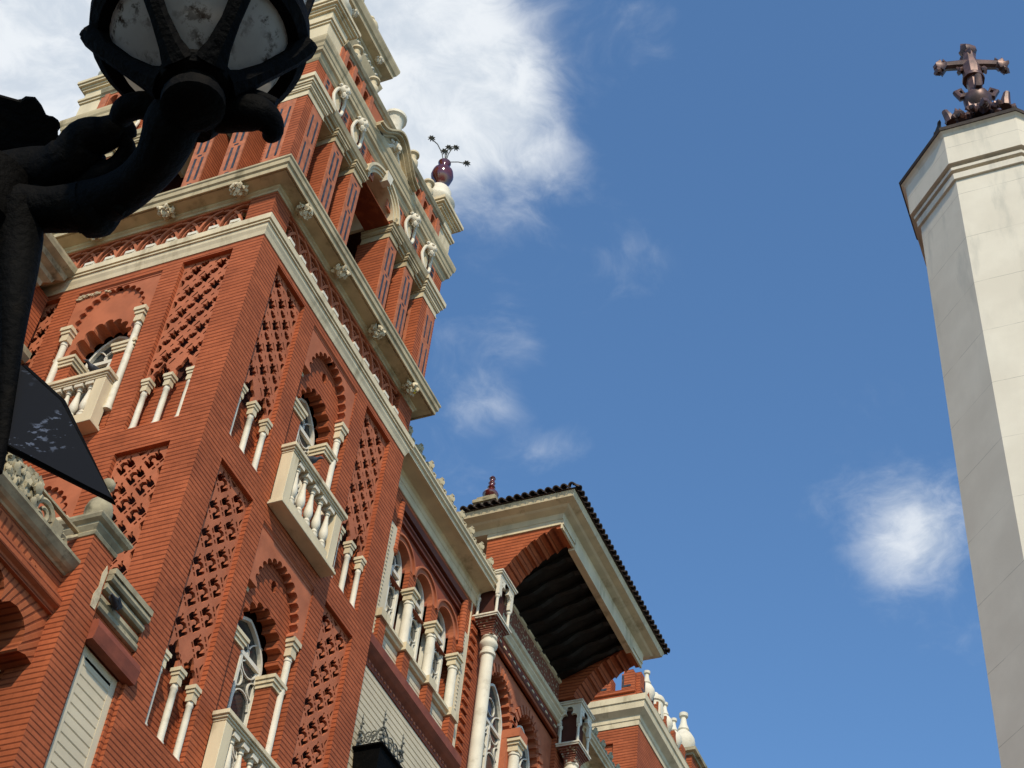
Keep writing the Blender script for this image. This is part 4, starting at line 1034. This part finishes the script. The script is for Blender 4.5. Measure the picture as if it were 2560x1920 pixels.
for k in range(4):
    a = k * pi / 2 + .75; P0 = (cx + .62 * cos(a), cy + .62 * sin(a))
    cr.tube([(P0[0], P0[1], zc), (P0[0] + .03 * cos(a), P0[1] + .03 * sin(a), zc + .14), (P0[0] + .09 * cos(a), P0[1] + .09 * sin(a), zc + .26), (P0[0] + .05 * cos(a), P0[1] + .05 * sin(a), zc + .33)], [.09, .08, .055, .02], 8)
cr.lathe([(.13, .62), (.16, .72), (.12, .80), (.20, .90), (.24, 1.02), (.20, 1.14), (.12, 1.24)], (cx, cy, zc), 14)
crown = cr.build('cross_base', 'rust', pil, True)
cd = Vector((.30, -.955, 0)).normalized()      # arms run roughly across the view
x_ = MB(CS)
def pc(s, h, d=0): return (cx + cd.x * s, cy + cd.y * s, zc + h)
for k in range(4):
    a = k * pi / 2 + .3
    x_.tube([(cx + .10 * cos(a), cy + .10 * sin(a), zc + 1.2), (cx + .27 * cos(a), cy + .27 * sin(a), zc + 1.12), (cx + .33 * cos(a), cy + .33 * sin(a), zc + 1.26), (cx + .24 * cos(a), cy + .24 * sin(a), zc + 1.34), (cx + .2 * cos(a), cy + .2 * sin(a), zc + 1.25)], [.06, .07, .06, .045, .02], 8)
x_.tube([pc(0, 1.1), pc(0, 1.5), pc(0, 1.75)], [.11, .13, .14], 8); x_.tube([pc(0, 1.62), pc(0, 1.70)], .19, 10)
x_.tube([pc(0, 1.7), pc(0, 1.95), pc(0, 2.2), pc(0, 2.5)], [.15, .17, .12, .10], 8)
for sg in (-1, 1):
    x_.tube([pc(0, 2.1), pc(sg * .2, 2.12), pc(sg * .42, 2.1), pc(sg * .52, 2.05)], [.12, .09, .085, .07], 8)
    x_.blob(pc(sg * .52, 2.06), .12, 3, 9, 6, .35); x_.blob(pc(sg * .56, 1.93), .075, 4, 8, 5, .3); x_.blob(pc(sg * .44, 2.2), .06, 6, 8, 5, .3); x_.blob(pc(sg * .18, 1.95), .08, 8, 8, 5, .3)
x_.blob(pc(0, 2.55), .15, 2, 10, 7, .2); x_.blob(pc(0, 2.42), .12, 5, 9, 6, .3)
x_.build('cross', 'rust', crown, True)

# ---- side wing of the tower, projecting at the left
AX = MB(); AX.box(-5, -.004, 3.95, 8, 0, 21.6); AX.build('side_wing_wall', 'brick', tower)
MB().ring4([(-.1, 21.35), (.02, 21.35), (.03, 21.42), (.12, 21.46), (.13, 21.56), (.22, 21.62), (.24, 21.70), (.34, 21.76), (.36, 21.86), (.46, 21.92), (.48, 22.0), (.48, 22.05), (-.1, 22.1)], -5, -.484, 3.95, 8).build('side_wing_cornice', 'creamold', tower)
MB(lambda u, v, w_: (u, 3.95 - w_, v)).run([(-.02, 20.02), (.10, 20.02), (.16, 20.10), (.16, 20.22), (-.02, 20.24)], -5, -.005).build('side_wing_mould', 'creamold', tower)
pp = MB(lambda u, v, w_: (-w_, u, v))
rnd = random.Random(12)
for k in range(34):
    u = 3.30 - abs(rnd.gauss(0, .28)); v = 21.40 - rnd.uniform(0, .09) - .02 * rnd.random(); r = rnd.uniform(.012, .035)
    pp.prism([(u + r * rnd.uniform(.6, 1.5) * cos(a), v + r * rnd.uniform(.4, 1.0) * sin(a)) for a in [q * pi / 3.5 for q in range(7)]], -.015, .003 + .0005 * k)
pp.build('peeled_patch', 'plaster', tower)

# ================================================================== street lamp in the foreground
LC = at(500, 92, 3.4)
TILT = Matrix.Rotation(radians(-16), 3, pray(500, 92))
def tilted(x, y, z): return tuple(LC + TILT @ (Vector((x, y, z)) - LC))
postxy = at(-70, 520, 3.55)
lamp = thing('street_lamp', 'black cast iron street lamp close overhead, with frosted lanterns on curved arms', 'street lamp', (postxy.x, postxy.y, 0))
def lantern(c, ang, full, r=.198):
    cx, cy, cz = c
    TF = tilted if full else None
    h = MB(TF); h.lathe([(.045, -.235), (.06, -.225), (.06, -.20), (.05, -.185), (.05, -.175), (.066, -.17), (.074, -.155), (.070, -.14), (.05, -.13)], (cx, cy, cz), 20)
    root = h.build('lantern', 'iron', lamp, True)
    n = 40; m = MB(TF)
    rs = []
    for k in range(n):
        a = 2 * pi * k / n; ca, sa = cos(a), sin(a)
        rs.append([(cx + q * ca, cy + q * sa, cz + z) for q, z in ((r - .048, -.014), (r - .005, -.03), (r + .012, -.012), (r + .014, .03), (r - .004, .045), (r - .03, .03))])
    m.rings(rs, closed=True)
    for k in range(6):
        a = ang + k * pi / 3; m.blob((cx + (r + .015) * cos(a), cy + (r + .015) * sin(a), cz - .015), .014, k, 8, 6, .1)
    m.build('lantern_ring', 'iron', root, True)
    g = MB(TF); b = MB(TF); gs = MB(TF)
    for k in range(6):
        a0 = ang + k * pi / 3; a1 = a0 + pi / 3; seg = 6
        prev = None
        for j in range(seg + 1):
            a = a0 + (a1 - a0) * j / seg
            col = [(cx + q * cos(a), cy + q * sin(a), cz + z) for q, z in ((.06, -.142), (.105, -.108), (.155, -.058), (r - .02, -.004))]
            if prev:
                for i in range(3): g.add([prev[i], col[i], col[i + 1], prev[i + 1]], [(0, 1, 2, 3)])
            prev = col
        P = [(cx + q * cos(a0), cy + q * sin(a0), cz + z) for q, z in ((.06, -.155), (.09, -.138), (.13, -.105), (.175, -.058), (r, -.012))]
        b.tube(P, [.034, .024, .019, .020, .030], 8)
        p0 = Vector((cx + r * .95 * cos(a0), cy + r * .95 * sin(a0), cz + .03)); p1 = Vector((cx + .295 * cos(a0), cy + .295 * sin(a0), cz + .60))
        b.tube([p0, (p0 + p1) / 2, p1], .009, 6)
        q0 = Vector((cx + r * .95 * cos(a1), cy + r * .95 * sin(a1), cz + .03)); q1 = Vector((cx + .295 * cos(a1), cy + .295 * sin(a1), cz + .60))
        gs.add([tuple(p0), tuple(q0), tuple(q1), tuple(p1)], [(0, 1, 2, 3)])
    b.build('lantern_rib', 'iron', root, True)
    g.build('frosted_pane', 'frosted' if full else 'iron', root, True)
    gs.build('side_pane', 'sideglass' if full else 'iron', root)
    t = MB(TF); t.lathe([(.28, .595), (.335, .585), (.35, .605), (.345, .625), (.28, .66), (.20, .74), (.10, .82), (.06, .84), (.07, .90), (.03, 1.0), (.005, 1.04)], (cx, cy, cz), 24)
    t.lathe([(.28, .58), (.19, .52), (.12, .45), (.12, .40), (.05, .38), (.05, .20), (.03, .19)], (cx, cy, cz), 18)
    t.build('lantern_roof', 'iron', root, True)
    return root
def pxpath(pts): return [tuple(at(x, y, d)) for x, y, d, r in pts], [r * d / FPX for x, y, d, r in pts]
lantern(LC, radians(12), True)
lantern(at(-190, -185, 4.25), radians(5), False)
hp = [(-80, 222), (0, 236), (50, 250), (64, 240), (88, 242), (104, 262), (118, 291), (128, 287), (150, 303), (151, 320), (142, 332), (166, 364), (200, 440), (110, 520), (-80, 520)]
hb = MB(); ha = [at(x, y, 3.75) for x, y in hp]; hz = [at(60 + (x - 60) * .97, 400 + (y - 400) * .97, 3.95) for x, y in hp]; n_ = len(hp)
hb.add([tuple(p) for p in ha + hz], [tuple(range(n_)), tuple(range(2 * n_ - 1, n_ - 1, -1))] + [(k, (k + 1) % n_, n_ + (k + 1) % n_, n_ + k) for k in range(n_)])
hb.build('gear_housing', 'iron', lamp, bevel=.012)
def sweep(name, *chains):
    for c in chains:
        m = MB(); P, R_ = pxpath(c); Q_, S_ = [], []
        for i in range(len(P) - 1):          # Catmull-Rom smoothing of the chain
            p0, p1, p2, p3 = (Vector(P[max(i - 1, 0)]), Vector(P[i]), Vector(P[i + 1]), Vector(P[min(i + 2, len(P) - 1)]))
            for t in [k / 5 for k in range(5)]:
                Q_.append(tuple(.5 * (2 * p1 + (p2 - p0) * t + (2 * p0 - 5 * p1 + 4 * p2 - p3) * t * t + (3 * p1 - p0 - 3 * p2 + p3) * t ** 3))); S_.append(R_[i] + (R_[i + 1] - R_[i]) * t)
        Q_.append(P[-1]); S_.append(R_[-1]); m.tube(Q_, S_, 16); m.build(name, 'iron', lamp, True)
sweep('arm', [(492, 215, 3.36, 50), (460, 268, 3.31, 66), (432, 308, 3.29, 70), (420, 345, 3.30, 66), (392, 402, 3.33, 58), (345, 452, 3.37, 54), (285, 492, 3.42, 58), (215, 515, 3.46, 62), (120, 525, 3.50, 56), (20, 520, 3.54, 62), (-90, 520, 3.58, 80)])
sweep('arm_collar', [(505, 240, 3.34, 66), (490, 258, 3.33, 84), (474, 280, 3.32, 86), (460, 298, 3.31, 78)], [(258, 500, 3.44, 60), (235, 520, 3.45, 74), (205, 530, 3.46, 66)], [(285, 500, 3.40, 30), (305, 518, 3.38, 22), (316, 534, 3.37, 12)], [(210, 555, 3.44, 30), (240, 565, 3.43, 20), (255, 560, 3.43, 6)])
sweep('acanthus_leaf', [(520, 300, 3.33, 30), (560, 292, 3.30, 42), (605, 282, 3.28, 48), (645, 285, 3.26, 45), (672, 305, 3.26, 36), (680, 330, 3.26, 28), (668, 344, 3.27, 16)],
      [(545, 250, 3.33, 20), (580, 245, 3.31, 26), (640, 248, 3.29, 24), (690, 262, 3.28, 16)],
      [(400, 270, 3.36, 30), (360, 262, 3.38, 34), (318, 272, 3.40, 34), (300, 296, 3.42, 28)])
sweep('arm_scroll', [(325, 350, 3.55, 18), (305, 322, 3.55, 34), (262, 335, 3.55, 44), (215, 352, 3.56, 55), (190, 400, 3.57, 72), (140, 440, 3.6, 76), (70, 445, 3.63, 74), (-30, 470, 3.65, 80)],
      [(300, 330, 3.54, 14), (318, 370, 3.54, 22), (300, 420, 3.54, 36), (255, 450, 3.54, 48), (180, 475, 3.56, 40), (60, 500, 3.58, 40)])
pm = MB(); pz = at(-70, 520, 3.55).z
pm.lathe([(.16, 0), (.16, .5), (.11, .6), (.10, 1.0), (.075, 1.1), (.06, 3.4), (.075, 3.45), (.075, 3.55), (.06, 3.6), (.06, pz - .1), (.10, pz - .06), (.10, pz + .08), (.05, pz + .12), (.01, pz + .16)], (postxy.x, postxy.y, 0), 20)
pm.build('post', 'iron', lamp, True)
sweep('plate_bracket', [(40, 520, 3.52, 64), (44, 600, 3.48, 60), (42, 680, 3.42, 50), (36, 760, 3.36, 40), (28, 860, 3.30, 29), (16, 980, 3.24, 23), (2, 1110, 3.18, 17), (-8, 1180, 3.15, 14)])
# enamelled plate hanging from the bracket
plate = thing('sign_plate', 'dark navy metal plate with flaking paint hanging edge on beside the lamp post', 'sign', tuple(at(100, 1060, 3.2)))
c4 = [at(20, 890, 3.29), at(56, 915, 3.28), at(152, 1002, 3.22), at(281, 1247, 3.08), at(0, 1100, 3.185)]
nrm = (c4[2] - c4[0]).cross(c4[4] - c4[0]).normalized()
if nrm.dot(CAM - c4[0]) > 0: nrm = -nrm
n5 = len(c4); mb = MB(); mb.add([tuple(p) for p in c4] + [tuple(p + nrm * .018) for p in c4], [(0, 1, 2, 3, 4), (9, 8, 7, 6, 5)] + [(k, (k + 1) % 5, 5 + (k + 1) % 5, 5 + k) for k in range(5)])
mb.build('panel', 'navy', plate)
rim = MB(); rim.tube([tuple(p + nrm * .009) for p in (c4[1], c4[2], c4[3], c4[4])], .0095, 6); rim.build('rim', 'iron', plate, True)

# ================================================================== wall lamp on the boarding
wl = thing('wall_lamp', 'ornate grey iron wall lantern crowned with leafy scrolls, against the beige boarding', 'wall lamp', (6.3, .3, 15.4))
FWL = lambda x, y, z: (x, y, z)
bx0, bx1, by0, by1, bz = 5.93, 6.62, -.0, .46, 16.30
m = MB(); m.ring4([(-.06, 15.5), (-.03, 15.9), (0, bz - .02), (.05, bz), (.05, bz + .03), (-.02, bz + .05)], bx0, bx1, by0, by1); m.build('lantern_body', 'iron', wl)
m = MB(); 
for (a, b) in ((bx0 + .02, by0 + .02), (bx1 - .02, by0 + .02), (bx0 + .02, by1 - .05)):
    s0 = bz + .04
    m.tube([(a, b, s0), (a + .01, b, s0 + .2), (a, b, s0 + .45), (a, b, s0 + .62)], [.02, .016, .012, .006], 6)
    for k in range(7):
        z = s0 + .08 + .075 * k; sg = 1 if k % 2 else -1
        m.blob((a + sg * (.045 - .004 * k), b - .01, z), .034 - .003 * k, k, 7, 5, .35)
for p0, p1 in (((bx0, by0), (bx1, by0)), ((bx0, by1 - .04), (bx0, by0))):
    for t0 in (.0, .5):
        for sg in (1, -1):
            P = []
            for i in range(22):
                q = i / 21; th = q * 8.5; r = .11 * (1 - q * .8); t = (t0 + .25) + sg * .12 + (r * cos(th)) * sg / .62
                P.append((p0[0] + (p1[0] - p0[0]) * t, p0[1] + (p1[1] - p0[1]) * t - .01, bz + .17 + r * sin(th) * 1.2))
            m.tube(P, .012, 5)
    m.tube([(p0[0] + (p1[0] - p0[0]) * t, p0[1] + (p1[1] - p0[1]) * t, bz + .05 + .28 * abs(cos(pi * t))) for t in [i / 12 for i in range(13)]], .013, 6)
m.build('leafy_crown', 'greyiron', wl, True)
m = MB(); m.tube([(6.27, .2, 15.5), (6.27, .2, 15.3), (6.27, .45, 15.1)], .03, 8); m.build('wall_bracket', 'iron', wl, True)

# ================================================================== pigeons
def pigeon(label, loc, yaw, grp='pigeons perched on the buildings'):
    o = thing('pigeon', label, 'pigeon', loc, grp)
    P = [(.205, .155), (.185, .158), (.165, .165), (.14, .165), (.115, .14), (.09, .105), (.04, .085), (-.02, .08), (-.08, .07), (-.13, .06), (-.19, .05), (-.23, .045)]
    R_ = [.004, .010, .024, .028, .028, .045, .062, .064, .052, .032, .022, .012]
    m = MB(); ca, sa = cos(yaw), sin(yaw); rs = []
    for (x, z), r in zip(P, R_):
        rs.append([(loc[0] + x * ca - r * .95 * cos(t) * sa, loc[1] + x * sa + r * .95 * cos(t) * ca, loc[2] + z + r * sin(t)) for t in [2 * pi * k / 10 for k in range(10)]])
    m.rings(rs)
    for sg in (-1, 1):
        q = lambda x, y, z: (loc[0] + x * ca - y * sa, loc[1] + x * sa + y * ca, loc[2] + z)
        m.tube([q(0, sg * .025, .05), q(.005, sg * .025, .004), q(.035, sg * .03, .004)], [.01, .006, .004], 5)
        m.rings([[q(x, sg * (y + .004), z) for y, z in ((.052, .10), (.064, .085), (.050, .055))] for x in (.05, -.04, -.13)])
    m.build('body', 'pigeon', o, True)
pigeon('dark pigeon on the weathered ledge above the louvred shutter', (-.64, -.06, 13.755), radians(20))
pigeon('dark pigeon on the handrail of the upper balcony facing right', (2.22, -.20, 18.742), radians(-60))
pigeon('dark pigeon on the balcony handrail in front of the upper left window', (-.2, 2.17, 19.022), radians(150))
pg = ctr + Vector((-1.05, .55, 0)); pigeon('small dark pigeon at the edge of the white pillar cap', (pg.x, pg.y, ZT + 1.0), radians(200))

# ------------------------------------------------------------------ ground
g_ = MB().box(-400, 400, -400, 400, -.5, 0).build('plaza_ground', 'paving'); g_['kind'] = 'structure'
